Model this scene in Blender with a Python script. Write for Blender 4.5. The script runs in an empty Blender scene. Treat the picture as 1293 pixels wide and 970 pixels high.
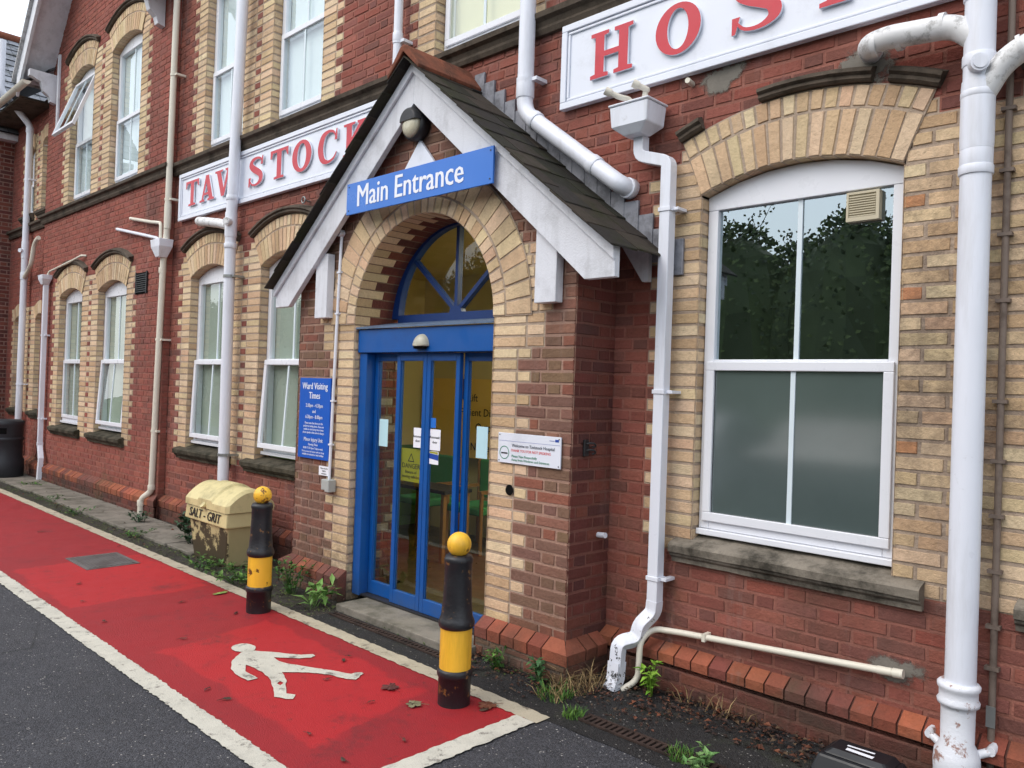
import bpy, math, random
from mathutils import Vector, Matrix
random.seed(7)
sc = bpy.context.scene
col = sc.collection
PI = math.pi
RND = random.random
def U(a, b): return a + (b - a) * RND()
def lin(r, g, b):
    f = lambda c: (c / 255 / 12.92) if c / 255 <= .04045 else ((c / 255 + .055) / 1.055) ** 2.4
    return (f(r), f(g), f(b))
def mixc(a, b, t): return tuple(a[i] * (1 - t) + b[i] * t for i in range(3))
def mul(c, k): return tuple(x * k for x in c)

# ------------------------------------------------------------------ materials
def new_mat(name):
    m = bpy.data.materials.new(name); m.use_nodes = True
    nt = m.node_tree; nt.nodes.clear()
    return m, nt
class NB:
    def __init__(s, nt): s.nt = nt; s.n = nt.nodes; s.l = nt.links; s._pos = None
    def node(s, t, **k):
        n = s.n.new(t)
        for a, v in k.items(): setattr(n, a, v)
        return n
    def put(s, sock, v):
        if hasattr(v, 'links') or isinstance(v, bpy.types.NodeSocket): s.l.new(v, sock)
        else:
            if sock.type == 'RGBA' and len(v) == 3: v = (*v, 1)
            sock.default_value = v
    def pos(s):
        if s._pos is None: s._pos = s.node('ShaderNodeNewGeometry').outputs['Position']
        return s._pos
    def scaled(s, v):
        n = s.node('ShaderNodeVectorMath', operation='MULTIPLY'); s.put(n.inputs[0], s.pos()); n.inputs[1].default_value = v
        return n.outputs[0]
    def noise(s, scale, detail=4, rough=.6, vec=None, out='Fac'):
        n = s.node('ShaderNodeTexNoise'); n.inputs['Scale'].default_value = scale
        n.inputs['Detail'].default_value = detail; n.inputs['Roughness'].default_value = rough
        s.put(n.inputs['Vector'], vec or s.pos()); return n.outputs[out]
    def voro(s, scale, feature='F1', out='Distance', vec=None):
        n = s.node('ShaderNodeTexVoronoi', feature=feature); n.inputs['Scale'].default_value = scale
        s.put(n.inputs['Vector'], vec or s.pos()); return n.outputs[out]
    def ramp(s, v, a, b, lo=0., hi=1.):
        n = s.node('ShaderNodeMapRange'); n.clamp = True
        s.put(n.inputs[0], v)
        for i, x in zip((1, 2, 3, 4), (a, b, lo, hi)): n.inputs[i].default_value = x
        return n.outputs[0]
    def math(s, op, a, b=0.):
        n = s.node('ShaderNodeMath', operation=op); s.put(n.inputs[0], a); s.put(n.inputs[1], b); return n.outputs[0]
    def mix(s, f, a, b, bt='MIX'):
        n = s.node('ShaderNodeMix', data_type='RGBA', blend_type=bt)
        s.put(n.inputs['Factor'], f); s.put(n.inputs[6], a); s.put(n.inputs[7], b); return n.outputs[2]
    def z(s):
        n = s.node('ShaderNodeSeparateXYZ'); s.put(n.inputs[0], s.pos()); return n.outputs['Z']
    def attr(s):
        n = s.node('ShaderNodeAttribute'); n.attribute_name = 'Col'; return n.outputs['Color']
    def bump(s, h, strength, dist):
        n = s.node('ShaderNodeBump'); n.inputs['Strength'].default_value = strength; n.inputs['Distance'].default_value = dist
        s.put(n.inputs['Height'], h); return n.outputs[0]
    def out(s, base, rough=.8, spec=.5, normal=None, metal=0., extra=None):
        p = s.node('ShaderNodeBsdfPrincipled'); s.put(p.inputs['Base Color'], base); s.put(p.inputs['Roughness'], rough)
        s.put(p.inputs['Metallic'], metal); p.inputs['Specular IOR Level'].default_value = spec
        if normal is not None: s.put(p.inputs['Normal'], normal)
        if extra:
            for k, v in extra.items(): s.put(p.inputs[k], v)
        o = s.node('ShaderNodeOutputMaterial'); s.l.new(p.outputs[0], o.inputs[0]); return p

def brick_mat():
    m, nt = new_mat('brickwork'); b = NB(nt)
    c = b.attr()
    c = b.mix(1, c, b.mix(b.noise(2.1, 5), (.72, .72, .72), (1.26, 1.26, 1.26)), 'MULTIPLY')
    c = b.mix(1, c, b.mix(b.noise(60, 3), (.78, .78, .78), (1.2, 1.2, 1.2)), 'MULTIPLY')
    pits = b.ramp(b.noise(150, 2), .66, .76)
    c = b.mix(b.math('MULTIPLY', pits, .55), c, (.03, .022, .018))
    # lime bloom and soot
    bloom = b.ramp(b.noise(1.3, 6, .7), .62, .78, 0, .28)
    c = b.mix(b.math('MULTIPLY', bloom, b.ramp(b.noise(22, 4), .45, .62)), c, (.5, .42, .38))
    stk = b.math('MULTIPLY', b.ramp(b.noise(5, 6, .7, b.scaled((1, 1, .1))), .56, .74, 0, .38), b.ramp(b.noise(.6, 3), .45, .6))
    c = b.mix(stk, c, (.42, .36, .33))
    c = b.mix(b.math('MULTIPLY', b.ramp(b.noise(.45, 4, .6), .5, .66, 0, .4), b.ramp(b.noise(14, 5, .7), .4, .6)), c, (.085, .06, .05))
    grn = b.math('MULTIPLY', b.ramp(b.z(), 1.5, .2, 0, .5), b.ramp(b.noise(1.1, 6, .75), .54, .68))
    c = b.mix(grn, c, (.085, .08, .035))
    soot = b.ramp(b.noise(.75, 6, .72, b.scaled((1, 1, .45))), .54, .74, 0, .55)
    c = b.mix(soot, c, (.055, .045, .038))
    damp = b.math('MULTIPLY', b.ramp(b.z(), .42, .0, 0, 1), b.ramp(b.noise(3.5, 5), .3, .62))
    c = b.mix(b.math('MULTIPLY', damp, .78), c, (.035, .036, .024))
    h = b.math('ADD', b.math('ADD', b.noise(45, 5), b.math('MULTIPLY', b.noise(190, 2), .5)), b.math('MULTIPLY', b.noise(17, 3), 1.6))
    b.out(c, .88, .3, b.bump(h, .7, .008)); return m
def generic(name, base, rough=.6, spec=.4, var=.12, vs=4, dirt=None, dscale=3, dlo=.5, dhi=.7, damt=.7, bump=.0, bs=60, metal=0., grain=.0, streak=None, attr=False, low=None, extra=None):
    m, nt = new_mat(name); b = NB(nt)
    c = b.attr() if attr else (*base, 1)
    lo, hi = 1 - var, 1 + var
    c = b.mix(1, c, b.mix(b.noise(vs, 5), (lo,) * 3, (hi,) * 3), 'MULTIPLY')
    if grain: c = b.mix(1, c, b.mix(b.noise(bs * 1.7, 3), (1 - grain,) * 3, (1 + grain,) * 3), 'MULTIPLY')
    if dirt is not None: c = b.mix(b.math('MULTIPLY', b.ramp(b.noise(dscale, 7, .72), dlo, dhi), damt), c, (*dirt, 1))
    if streak is not None:
        k, amt = streak
        c = b.mix(b.ramp(b.noise(9, 5, .65, b.scaled((1, 1, .12))), .5, .75, 0, amt), c, (*k, 1))
    if low is not None:
        k, zz, amt = low
        c = b.mix(b.math('MULTIPLY', b.ramp(b.z(), zz, .0, 0, amt), b.ramp(b.noise(6, 5), .3, .6)), c, (*k, 1))
    nrm = b.bump(b.noise(bs, 4), min(1, bump * 10), .004 if bump < .1 else .01) if bump else None
    r = b.ramp(b.noise(vs * 3, 4), .3, .7, max(.02, rough - .08), min(1, rough + .08))
    b.out(c, r, spec, nrm, metal, extra); return m

def asphalt_mat(name, base, light, wet=.0, moss=0.):
    m, nt = new_mat(name); b = NB(nt)
    v = b.voro(150, out='Color'); sep = b.node('ShaderNodeSeparateColor'); b.put(sep.inputs[0], v)
    st = sep.outputs[0]
    c = b.mix(b.ramp(st, .0, 1., .0, 1.), mul(base, .45), mul(base, 1.5))
    c = b.mix(b.ramp(st, .988, .998), c, light)
    c = b.mix(1, c, b.mix(b.noise(.9, 6, .65), (.6,) * 3, (1.4,) * 3), 'MULTIPLY')
    c = b.mix(b.ramp(b.noise(2.3, 7, .7), .6, .72, 0, .5), c, mul(base, .4))
    crk = b.ramp(b.voro(.55, 'DISTANCE_TO_EDGE', 'Distance', None), .0, .006, 1, 0)
    c = b.mix(b.math('MULTIPLY', crk, b.ramp(b.noise(.8, 3), .5, .6, 0, .8)), c, (.008, .008, .008))
    if moss: c = b.mix(b.ramp(b.noise(4, 6, .7), .52, .68, 0, moss), c, (.05, .06, .018))
    d = b.voro(150)
    h = b.math('ADD', b.math('MULTIPLY', d, -1.), b.math('MULTIPLY', b.noise(260, 3), .5))
    b.out(c, b.ramp(b.noise(1.7, 5), .35, .65, .62 - wet, .88), .35, b.bump(h, .9, .006)); return m
def red_mat():
    m, nt = new_mat('red_surfacing'); b = NB(nt)
    c = b.mix(b.noise(1.1, 6, .65), lin(160, 30, 36), lin(130, 27, 33))
    c = b.mix(b.ramp(b.noise(.75, 5, .6, b.scaled((.8, 1.6, 1))), .56, .66, 0, .45), c, lin(180, 32, 36))
    sp = b.node('ShaderNodeSeparateXYZ'); b.put(sp.inputs[0], b.pos())
    wob = b.math('MULTIPLY', b.math('SUBTRACT', b.noise(3.2, 4), .5), .22)
    bx = b.math('SUBTRACT', b.math('ABSOLUTE', b.math('ADD', b.math('ADD', sp.outputs['X'], b.math('MULTIPLY', sp.outputs['Y'], .25)), 4.13 - .6)), .86)
    by = b.math('SUBTRACT', b.math('ABSOLUTE', b.math('ADD', sp.outputs['Y'], -2.46)), .40)
    bx2 = b.math('SUBTRACT', b.math('ABSOLUTE', b.math('ADD', sp.outputs['X'], 7.0)), .75)
    k1 = b.math('ADD', b.math('MAXIMUM', bx, by), wob); k2 = b.math('ADD', b.math('MAXIMUM', bx2, b.math('SUBTRACT', by, .12)), wob)
    c = b.mix(b.ramp(b.math('MINIMUM', k1, k2), -.01, .02, .62, 0), c, lin(182, 32, 36))
    c = b.mix(b.ramp(b.noise(2.7, 7, .75), .54, .72, 0, .72), c, lin(86, 36, 38))
    c = b.mix(b.ramp(b.noise(11, 8, .8), .58, .68, 0, .7), c, lin(70, 38, 38))
    c = b.mix(b.ramp(b.voro(130, out='Distance'), .0, .22, .85, 0), c, lin(96, 34, 36))
    c = b.mix(b.ramp(b.noise(210, 2), .68, .76, 0, .5), c, lin(188, 120, 110))
    h = b.math('ADD', b.math('MULTIPLY', b.voro(130), -1.), b.noise(280, 2))
    b.out(c, b.ramp(b.noise(1.5, 5), .3, .7, .5, .8), .4, b.bump(h, .5, .004)); return m
def paint_line_mat(name, base, worn, through):
    m, nt = new_mat(name); b = NB(nt)
    c = b.mix(b.noise(3, 6, .7), mul(base, .68), mul(base, 1.12))
    c = b.mix(b.ramp(b.noise(9, 7, .8), .55, .63, 0, worn), c, through)
    c = b.mix(b.ramp(b.noise(5, 6, .75), .48, .7, 0, .45), c, mul(base, .5))
    c = b.mix(b.ramp(b.noise(120, 2), .6, .7, 0, .5), c, mul(base, .35))
    b.out(c, .75, .3, b.bump(b.noise(140, 3), .7, .004)); return m
def glass_mat(name, ior=2.3, tint=(.86, .92, .9), rough=0.0, gl=(.95, .98, 1)):
    m, nt = new_mat(name); b = NB(nt)
    nb = b.bump(b.noise(1.1, 2), .05, .02)
    ge = b.node('ShaderNodeNewGeometry'); dt = b.node('ShaderNodeVectorMath', operation='DOT_PRODUCT')
    b.put(dt.inputs[0], ge.outputs['Normal']); b.put(dt.inputs[1], ge.outputs['Incoming'])
    f0 = ((ior - 1) / (ior + 1)) ** 2
    k5 = b.math('POWER', b.math('SUBTRACT', 1., b.math('ABSOLUTE', dt.outputs['Value'])), 5.)
    fr = b.math('ADD', b.math('MULTIPLY', k5, 1 - f0), f0)
    t = b.node('ShaderNodeBsdfTransparent'); t.inputs[0].default_value = (*tint, 1)
    g = b.node('ShaderNodeBsdfGlossy'); g.inputs['Roughness'].default_value = rough; g.inputs[0].default_value = (*gl, 1)
    b.put(g.inputs['Normal'], nb)
    mx = b.node('ShaderNodeMixShader'); b.put(mx.inputs[0], fr); b.l.new(t.outputs[0], mx.inputs[1]); b.l.new(g.outputs[0], mx.inputs[2])
    o = b.node('ShaderNodeOutputMaterial'); b.l.new(mx.outputs[0], o.inputs[0]); return m
def frosted_mat():
    m, nt = new_mat('frosted_glass'); b = NB(nt)
    c = b.mix(b.noise(2, 4), lin(92, 105, 103), lin(72, 84, 82))
    h = b.voro(160, 'SMOOTH_F1')
    b.out(c, .14, .9, b.bump(h, .12, .002), 0, {'Coat Weight': 1., 'Coat Roughness': .1, 'Coat IOR': 2.1}); return m
def leaf_mat(name):
    m, nt = new_mat(name); b = NB(nt)
    c = b.mix(1, b.attr(), b.mix(b.noise(25, 3), (.7,) * 3, (1.3,) * 3), 'MULTIPLY')
    p = b.out(c, .6, .35); return m

M = {}
M['brick'] = brick_mat()
STONE = lin(96, 88, 78)
M['stone'] = generic('weathered_stone', lin(134, 126, 114), .9, .2, .3, 5, lin(42, 40, 34), 4, .42, .62, .85, .06, 70, grain=.2)
M['stone_dark'] = generic('sooty_stone', lin(92, 82, 72), .9, .2, .3, 5, lin(40, 36, 30), 5, .45, .65, .8, .06, 60, grain=.2)
M['sill'] = generic('mossy_sill', lin(84, 78, 66), .95, .2, .35, 7, lin(32, 32, 22), 6, .4, .6, .85, .09, 80, grain=.25)
M['upvc'] = generic('white_upvc', lin(228, 230, 236), .32, .5, .04, 3, lin(120, 116, 106), 5, .68, .85, .35)
M['pipe'] = generic('white_pipe', lin(226, 229, 238), .35, .5, .05, 3, lin(120, 108, 90), 7, .64, .82, .5, streak=(lin(150, 144, 134), .32), bump=.01, bs=9)
M['pipe_cracked'] = generic('cracked_white_pipe', lin(226, 229, 238), .4, .5, .06, 4, lin(24, 22, 20), 17, .585, .6, .95, streak=(lin(120, 112, 100), .4))
M['pipe_dirty'] = generic('dirty_white_pipe', lin(222, 222, 222), .45, .45, .1, 5, lin(80, 74, 66), 12, .52, .68, .75, .02, 60)
M['pipe_cream'] = generic('cream_pipe', lin(218, 212, 196), .45, .4, .08, 4, lin(110, 98, 80), 8, .6, .8, .6)
M['pipe_iron'] = generic('painted_iron', lin(222, 224, 230), .5, .4, .08, 6, lin(132, 74, 38), 12, .565, .63, .85, .05, 70)
M['conduit'] = generic('brown_conduit', lin(122, 108, 98), .6, .3, .12, 6, lin(70, 58, 50), 9, .5, .7, .6)
M['wood_white'] = generic('weathered_white_wood', lin(218, 220, 226), .6, .35, .1, 2.5, lin(146, 146, 148), 3.2, .5, .7, .45, .05, 90, streak=(lin(126, 124, 122), .3), grain=.05)
M['sign_white'] = generic('sign_white', lin(224, 228, 238), .35, .45, .04, 1.5, lin(170, 172, 176), 2, .55, .8, .5)
M['sign_blue'] = generic('sign_blue', lin(46, 114, 204), .35, .45, .06, 2)
M['ward_blue'] = generic('ward_blue', lin(18, 88, 188), .4, .4, .06, 3)
M['letter_red'] = generic('letter_red', lin(196, 44, 58), .4, .45, .07, 4, lin(150, 40, 50), 4, .55, .75, .5)
M['ink_white'] = generic('ink_white', lin(235, 238, 245), .45, .4, .02)
M['ink_black'] = generic('ink_black', lin(28, 28, 30), .5, .4, .05)
M['ink_grey'] = generic('ink_grey', lin(70, 76, 86), .5, .4, .05)
M['ink_red'] = generic('ink_red', lin(214, 66, 66), .5, .4, .05)
M['ink_green'] = generic('ink_green', lin(24, 128, 92), .5, .4, .05)
M['ink_blue'] = generic('ink_blue', lin(30, 70, 160), .5, .4, .05)
M['blue'] = generic('blue_paint', lin(6, 80, 154), .38, .5, .1, 2, lin(12, 48, 104), 3, .5, .75, .45, low=(lin(70, 84, 100), .3, .5))
M['blue_dark'] = generic('dark_blue_paint', lin(12, 50, 108), .45, .45, .12, 3)
M['cap'] = generic('lead_cap', lin(92, 112, 140), .5, .5, .15, 6, lin(52, 62, 78), 6, .45, .65, .6)
M['lead'] = generic('lead_flashing', lin(140, 142, 150), .6, .5, .25, 9, lin(70, 70, 76), 8, .45, .65, .7, .05, 40)
M['slate'] = generic('slate', (1, 1, 1), .85, .25, .3, 8, lin(44, 46, 22), 5, .5, .66, .7, .08, 60, attr=True)
M['terracotta'] = generic('terracotta_ridge', lin(126, 76, 58), .9, .2, .3, 12, lin(66, 52, 44), 9, .42, .65, .7, .08, 60)
M['asphalt'] = asphalt_mat('asphalt', lin(66, 66, 70), lin(176, 172, 166))
M['tarmac_dark'] = asphalt_mat('dark_tarmac', lin(42, 41, 41), lin(150, 146, 140), .1, .25)
M['soil'] = asphalt_mat('mossy_verge', lin(58, 54, 48), lin(120, 110, 96), 0, .7)
M['red'] = red_mat()
M['line'] = paint_line_mat('road_paint', lin(206, 202, 188), .85, lin(92, 84, 80))
M['line_old'] = paint_line_mat('old_road_paint', lin(188, 178, 156), .85, lin(84, 74, 66))
M['concrete'] = generic('concrete', lin(128, 122, 112), .9, .25, .25, 4, lin(62, 62, 50), 3.2, .46, .66, .75, .06, 110, grain=.25)
M['iron'] = generic('cast_iron_cover', lin(104, 100, 98), .6, .4, .2, 8, lin(70, 58, 54), 5, .45, .7, .7, .04, 60)
M['grate'] = generic('rusty_grate', lin(62, 48, 42), .8, .3, .3, 12, lin(34, 28, 25), 9, .45, .65, .8, .05, 80)
M['void'] = generic('dark_void', (.006, .006, .006), .9, .1)
M['black_paint'] = generic('chipped_black_paint', lin(29, 29, 33), .42, .5, .2, 6, lin(128, 92, 50), 16, .60, .635, .9, .05, 60)
M['yellow_paint'] = generic('yellow_paint', lin(240, 186, 54), .45, .45, .12, 6, lin(84, 42, 26), 7, .585, .61, .95, .02, 50, streak=(lin(120, 84, 34), .5))
M['cream_grp'] = generic('cream_grit_bin', lin(212, 198, 146), .55, .35, .12, 4, lin(132, 124, 88), 4, .46, .66, .65, .03, 60)
M['cream_stained'] = None
M['black_plastic'] = generic('black_plastic', lin(40, 43, 48), .5, .45, .15, 5)
M['box_black'] = generic('black_box', lin(26, 28, 32), .4, .5, .15, 5)
M['dark_metal'] = generic('dark_metal', lin(38, 38, 40), .5, .5, .2, 9)
M['grey_metal'] = generic('grey_metal', lin(150, 152, 150), .4, .5, .1, 9, metal=.6)
M['grey_plastic'] = generic('grey_plastic', lin(168, 172, 168), .5, .4, .08, 9)
M['beige_plastic'] = generic('beige_plastic', lin(196, 186, 160), .5, .4, .08, 9)
M['sensor'] = generic('sensor_cover', lin(176, 172, 154), .35, .5, .1, 9)
M['lens'] = generic('lamp_lens', lin(196, 190, 166), .3, .5, .2, 40)
M['glass'] = glass_mat('window_glass')
M['glass_bright'] = glass_mat('reflective_glass', 3.6, (.8, .88, .86), 0., (.78, .92, 1))
M['door_glass'] = glass_mat('door_glass', 1.65, (.8, .84, .78))
M['frosted'] = frosted_mat()
M['blind_green'] = generic('pale_green_blind', lin(186, 190, 180), .9, .1, .1, 2)
M['blind_white'] = generic('white_blind', lin(232, 236, 240), .9, .1, .05, 2)
M['blind_cream'] = generic('cream_room', lin(238, 228, 190), .9, .1, .05, 2)
M['room_dark'] = generic('dim_room', lin(40, 44, 36), .9, .1, .3, 2)
M['glazing'] = generic('white_glazing_bar', lin(214, 226, 232), .4, .4, .03)
M['hall_wall'] = generic('hall_wall', lin(208, 194, 142), .8, .2, .1, 2)
M['hall_green'] = generic('hall_green', lin(78, 116, 46), .8, .2, .1, 2)
M['hall_floor'] = generic('hall_floor', lin(84, 72, 50), .35, .5, .15, 3)
M['board_yellow'] = generic('noticeboard_yellow', lin(236, 196, 104), .7, .2, .06, 3)
M['chair_green'] = generic('chair_green', lin(70, 150, 96), .7, .2, .1, 5)
M['wood'] = generic('chair_wood', lin(150, 110, 60), .5, .3, .2, 20)
M['paper_blue'] = generic('pale_blue_paper', lin(188, 224, 232), .6, .3, .03)
M['paper'] = generic('white_paper', lin(236, 238, 244), .6, .3, .03)
M['danger'] = generic('danger_yellow', lin(158, 156, 46), .6, .3, .05)
M['leaf'] = leaf_mat('leaf')
M['bank'] = generic('grass_bank', lin(72, 92, 40), .9, .2, .4, .6, lin(40, 48, 24), 1.5, .45, .65, .8)
M['car_white'] = generic('car_paint_white', lin(168, 172, 178), .35, .6, .03)
M['car_dark'] = generic('car_paint_dark', lin(60, 66, 78), .25, .6, .05)
M['car_glass'] = generic('car_glass', lin(20, 24, 28), .08, .7, .05)
M['tyre'] = generic('tyre', lin(28, 28, 30), .8, .3, .1)
def stained():
    m, nt = new_mat('stained_grit_bin'); b = NB(nt)
    c = b.mix(b.noise(4, 5), lin(198, 184, 136), lin(172, 160, 116))
    k = b.math('ADD', b.noise(3.0, 8, .75), b.ramp(b.z(), .42, .02, -.03, .14))
    # the front is the worst: more stain where the surface faces the road
    g = b.node('ShaderNodeNewGeometry'); sp = b.node('ShaderNodeSeparateXYZ'); b.put(sp.inputs[0], g.outputs['Normal'])
    k = b.math('ADD', k, b.ramp(sp.outputs['Y'], -.2, -.9, -.10, .02))
    c = b.mix(b.ramp(k, .5, .54, 0, .94), c, lin(48, 38, 26))
    b.out(c, .65, .35, b.bump(b.noise(50, 4), .3, .004)); return m
M['cream_stained'] = stained()

# ------------------------------------------------------------------ mesh builder
class MB:
    def __init__(s): s.v = []; s.f = []; s.c = []; s.m = []; s.sm = []
    def vert(s, p): s.v.append(tuple(p)); return len(s.v) - 1
    def face(s, pts, c=(.5, .5, .5), m=0, smooth=False):
        i = len(s.v); s.v.extend(tuple(p) for p in pts)
        s.f.append(tuple(range(i, i + len(pts)))); s.c.append(c); s.m.append(m); s.sm.append(smooth)
    def idx(s, f, c=(.5, .5, .5), m=0, smooth=False):
        s.f.append(tuple(f)); s.c.append(c); s.m.append(m); s.sm.append(smooth)
    def box(s, x0, x1, y0, y1, z0, z1, c=(.5, .5, .5), m=0):
        if x0 > x1: x0, x1 = x1, x0
        if y0 > y1: y0, y1 = y1, y0
        if z0 > z1: z0, z1 = z1, z0
        i = len(s.v)
        s.v += [(x0, y0, z0), (x1, y0, z0), (x1, y1, z0), (x0, y1, z0), (x0, y0, z1), (x1, y0, z1), (x1, y1, z1), (x0, y1, z1)]
        for f in ((0, 3, 2, 1), (4, 5, 6, 7), (0, 1, 5, 4), (1, 2, 6, 5), (2, 3, 7, 6), (3, 0, 4, 7)):
            s.idx([i + k for k in f], c, m)
    def prism(s, pts, P, n0, n1, c=(.5, .5, .5), m=0, smooth=False):
        """polygon pts (u,v), counter-clockwise seen from +n, extruded n0 (back) to n1 (front)"""
        i = len(s.v); k = len(pts)
        s.v += [tuple(P(u, v, n0)) for u, v in pts] + [tuple(P(u, v, n1)) for u, v in pts]
        s.idx([i + k + j for j in range(k)], c, m); s.idx([i + j for j in reversed(range(k))], c, m)
        for j in range(k):
            j2 = (j + 1) % k; s.idx((i + j, i + j2, i + k + j2, i + k + j), c, m, smooth)
    def tube(s, pts, r, n=16, c=(.5, .5, .5), m=0, cap=True, square=False, smooth=True):
        pts = [Vector(p) for p in pts]; k = len(pts); rr = r if isinstance(r, (list, tuple)) else [r] * k
        T = []
        for j in range(k):
            a = (pts[j] - pts[max(0, j - 1)]); b = (pts[min(k - 1, j + 1)] - pts[j])
            a = a.normalized() if a.length > 1e-9 else b.normalized(); b = b.normalized() if b.length > 1e-9 else a
            t = (a + b); T.append(t.normalized() if t.length > 1e-6 else a)
        ref = Vector((0, 1, 0)) if abs(T[0].y) < .9 else Vector((1, 0, 0))
        nx = (ref - T[0] * ref.dot(T[0])).normalized()
        rings = []
        for j in range(k):
            if j: nx = (nx - T[j] * nx.dot(T[j])).normalized()
            ny = T[j].cross(nx); d = (pts[j] - pts[j - 1]).normalized() if j else T[0]
            sc_ = 1 / max(.5, abs(d.dot(T[j])))
            ring = []
            for a in range(n):
                an = 2 * PI * a / n + (PI / 4 if square else 0)
                o = nx * math.cos(an) + ny * math.sin(an)
                if square: o = o * 1.41421
                ring.append(s.vert(pts[j] + o * rr[j] * (1 if not square else sc_ ** .0)))
            rings.append(ring)
        for j in range(k - 1):
            for a in range(n):
                a2 = (a + 1) % n
                s.idx((rings[j][a], rings[j][a2], rings[j + 1][a2], rings[j + 1][a]), c, m, smooth and not square)
        if cap: s.face([s.v[i] for i in reversed(rings[0])], c, m); s.face([s.v[i] for i in rings[-1]], c, m)
    def lathe(s, prof, cx, cy, n=28, cols=None, mats=None, c=(.5, .5, .5), cz=0.):
        rings = []
        for r, z in prof:
            rings.append([s.vert((cx + r * math.cos(2 * PI * a / n), cy + r * math.sin(2 * PI * a / n), cz + z)) for a in range(n)])
        for j in range(len(prof) - 1):
            for a in range(n):
                a2 = (a + 1) % n
                s.idx((rings[j][a], rings[j][a2], rings[j + 1][a2], rings[j + 1][a]), c, mats[j] if mats else 0, True)
        s.face([s.v[i] for i in reversed(rings[0])], c); s.face([s.v[i] for i in rings[-1]], c)
    def build(s, name, mats, parent=None, bevel=0., loc=(0, 0, 0), auto=False):
        me = bpy.data.meshes.new(name); me.from_pydata(s.v, [], s.f); me.update()
        if not isinstance(mats, (list, tuple)): mats = [mats]
        for m in mats: me.materials.append(M[m] if isinstance(m, str) else m)
        me.polygons.foreach_set('material_index', s.m); me.polygons.foreach_set('use_smooth', s.sm)
        at = me.color_attributes.new('Col', 'FLOAT_COLOR', 'CORNER')
        buf = []
        for f, c in zip(s.f, s.c): buf += [c[0], c[1], c[2], 1.] * len(f)
        at.data.foreach_set('color', buf)
        me.update()
        o = bpy.data.objects.new(name, me); col.objects.link(o); o.location = loc
        if parent is not None:
            o.parent = parent
            o.matrix_parent_inverse = Matrix.Translation(-Vector(parent.location)) if parent.type == 'EMPTY' else Matrix.Identity(4)
        if bevel:
            bm = o.modifiers.new('edge', 'BEVEL'); bm.width = bevel; bm.segments = 2; bm.limit_method = 'ANGLE'; bm.angle_limit = math.radians(40)
        return o
def thing(name, label, cat, loc=(0, 0, 0), group=None):
    o = bpy.data.objects.new(name, None); col.objects.link(o); o.location = loc; o.empty_display_size = .1
    o['label'] = label; o['category'] = cat
    if group: o['group'] = group
    return o
def tag(o, label, cat, group=None):
    o['label'] = label; o['category'] = cat
    if group: o['group'] = group
    return o
def struct(o, kind='structure'): o['kind'] = kind; return o

FR = lambda Y: (lambda u, v, n: (u, Y - n, v))                 # faces the road (-y)
FX = lambda X: (lambda u, v, n: (X + n, u, v))                 # faces +x, u = y
FXM = lambda X: (lambda u, v, n: (X - n, -u, v))               # faces -x, u = -y

def curve_mesh(name, cu, Mx, mats, parent, d=0.):
    ob = bpy.data.objects.new(name, cu); col.objects.link(ob)
    bpy.context.view_layer.update()
    dg = bpy.context.evaluated_depsgraph_get()
    me = bpy.data.meshes.new_from_object(ob.evaluated_get(dg)); bpy.data.objects.remove(ob); bpy.data.curves.remove(cu)
    me.transform(Mx); me.name = name; me.materials.clear()
    if not isinstance(mats, (list, tuple)): mats = [mats]
    for m in mats: me.materials.append(M[m])
    if len(mats) > 1:
        for p in me.polygons: p.material_index = 0 if p.normal.y < -.6 else 1
    else:
        for p in me.polygons: p.material_index = 0
    o = bpy.data.objects.new(name, me); col.objects.link(o)
    if parent is not None:
        o.parent = parent
        if parent.type == 'EMPTY': o.matrix_parent_inverse = Matrix.Translation(-Vector(parent.location))
    return o
def text(name, lines, Mx, mat, parent, ext=.0008):
    """lines: (string, x, y, size, align, bold)"""
    obs = []
    bm_v, bm_f = [], []
    for s_, x, y, size, al, bold in lines:
        cu = bpy.data.curves.new('t', 'FONT'); cu.body = s_; cu.size = size; cu.align_x = al; cu.resolution_u = 2
        cu.extrude = ext
        ob = bpy.data.objects.new('t', cu); col.objects.link(ob); bpy.context.view_layer.update()
        me = bpy.data.meshes.new_from_object(ob.evaluated_get(bpy.context.evaluated_depsgraph_get()))
        k = len(bm_v)
        for q_, dx in enumerate((0,) if not bold else (-bold * size, 0, bold * size)):
            k = len(bm_v)
            bm_v += [(v.co.x + x + dx, v.co.y + y, v.co.z + .00025 * q_) for v in me.vertices]
            bm_f += [tuple(i + k for i in p.vertices) for p in me.polygons]
        bpy.data.objects.remove(ob); bpy.data.curves.remove(cu); bpy.data.meshes.remove(me)
    b = MB(); b.v = [tuple(Mx @ Vector(v)) for v in bm_v]
    for f in bm_f: b.idx(f)
    return b.build(name, mat, parent)
def facing_road(x, y, z, tilt=0.): return Matrix.Translation((x, y, z)) @ Matrix.Rotation(PI / 2, 4, 'X')

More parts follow.
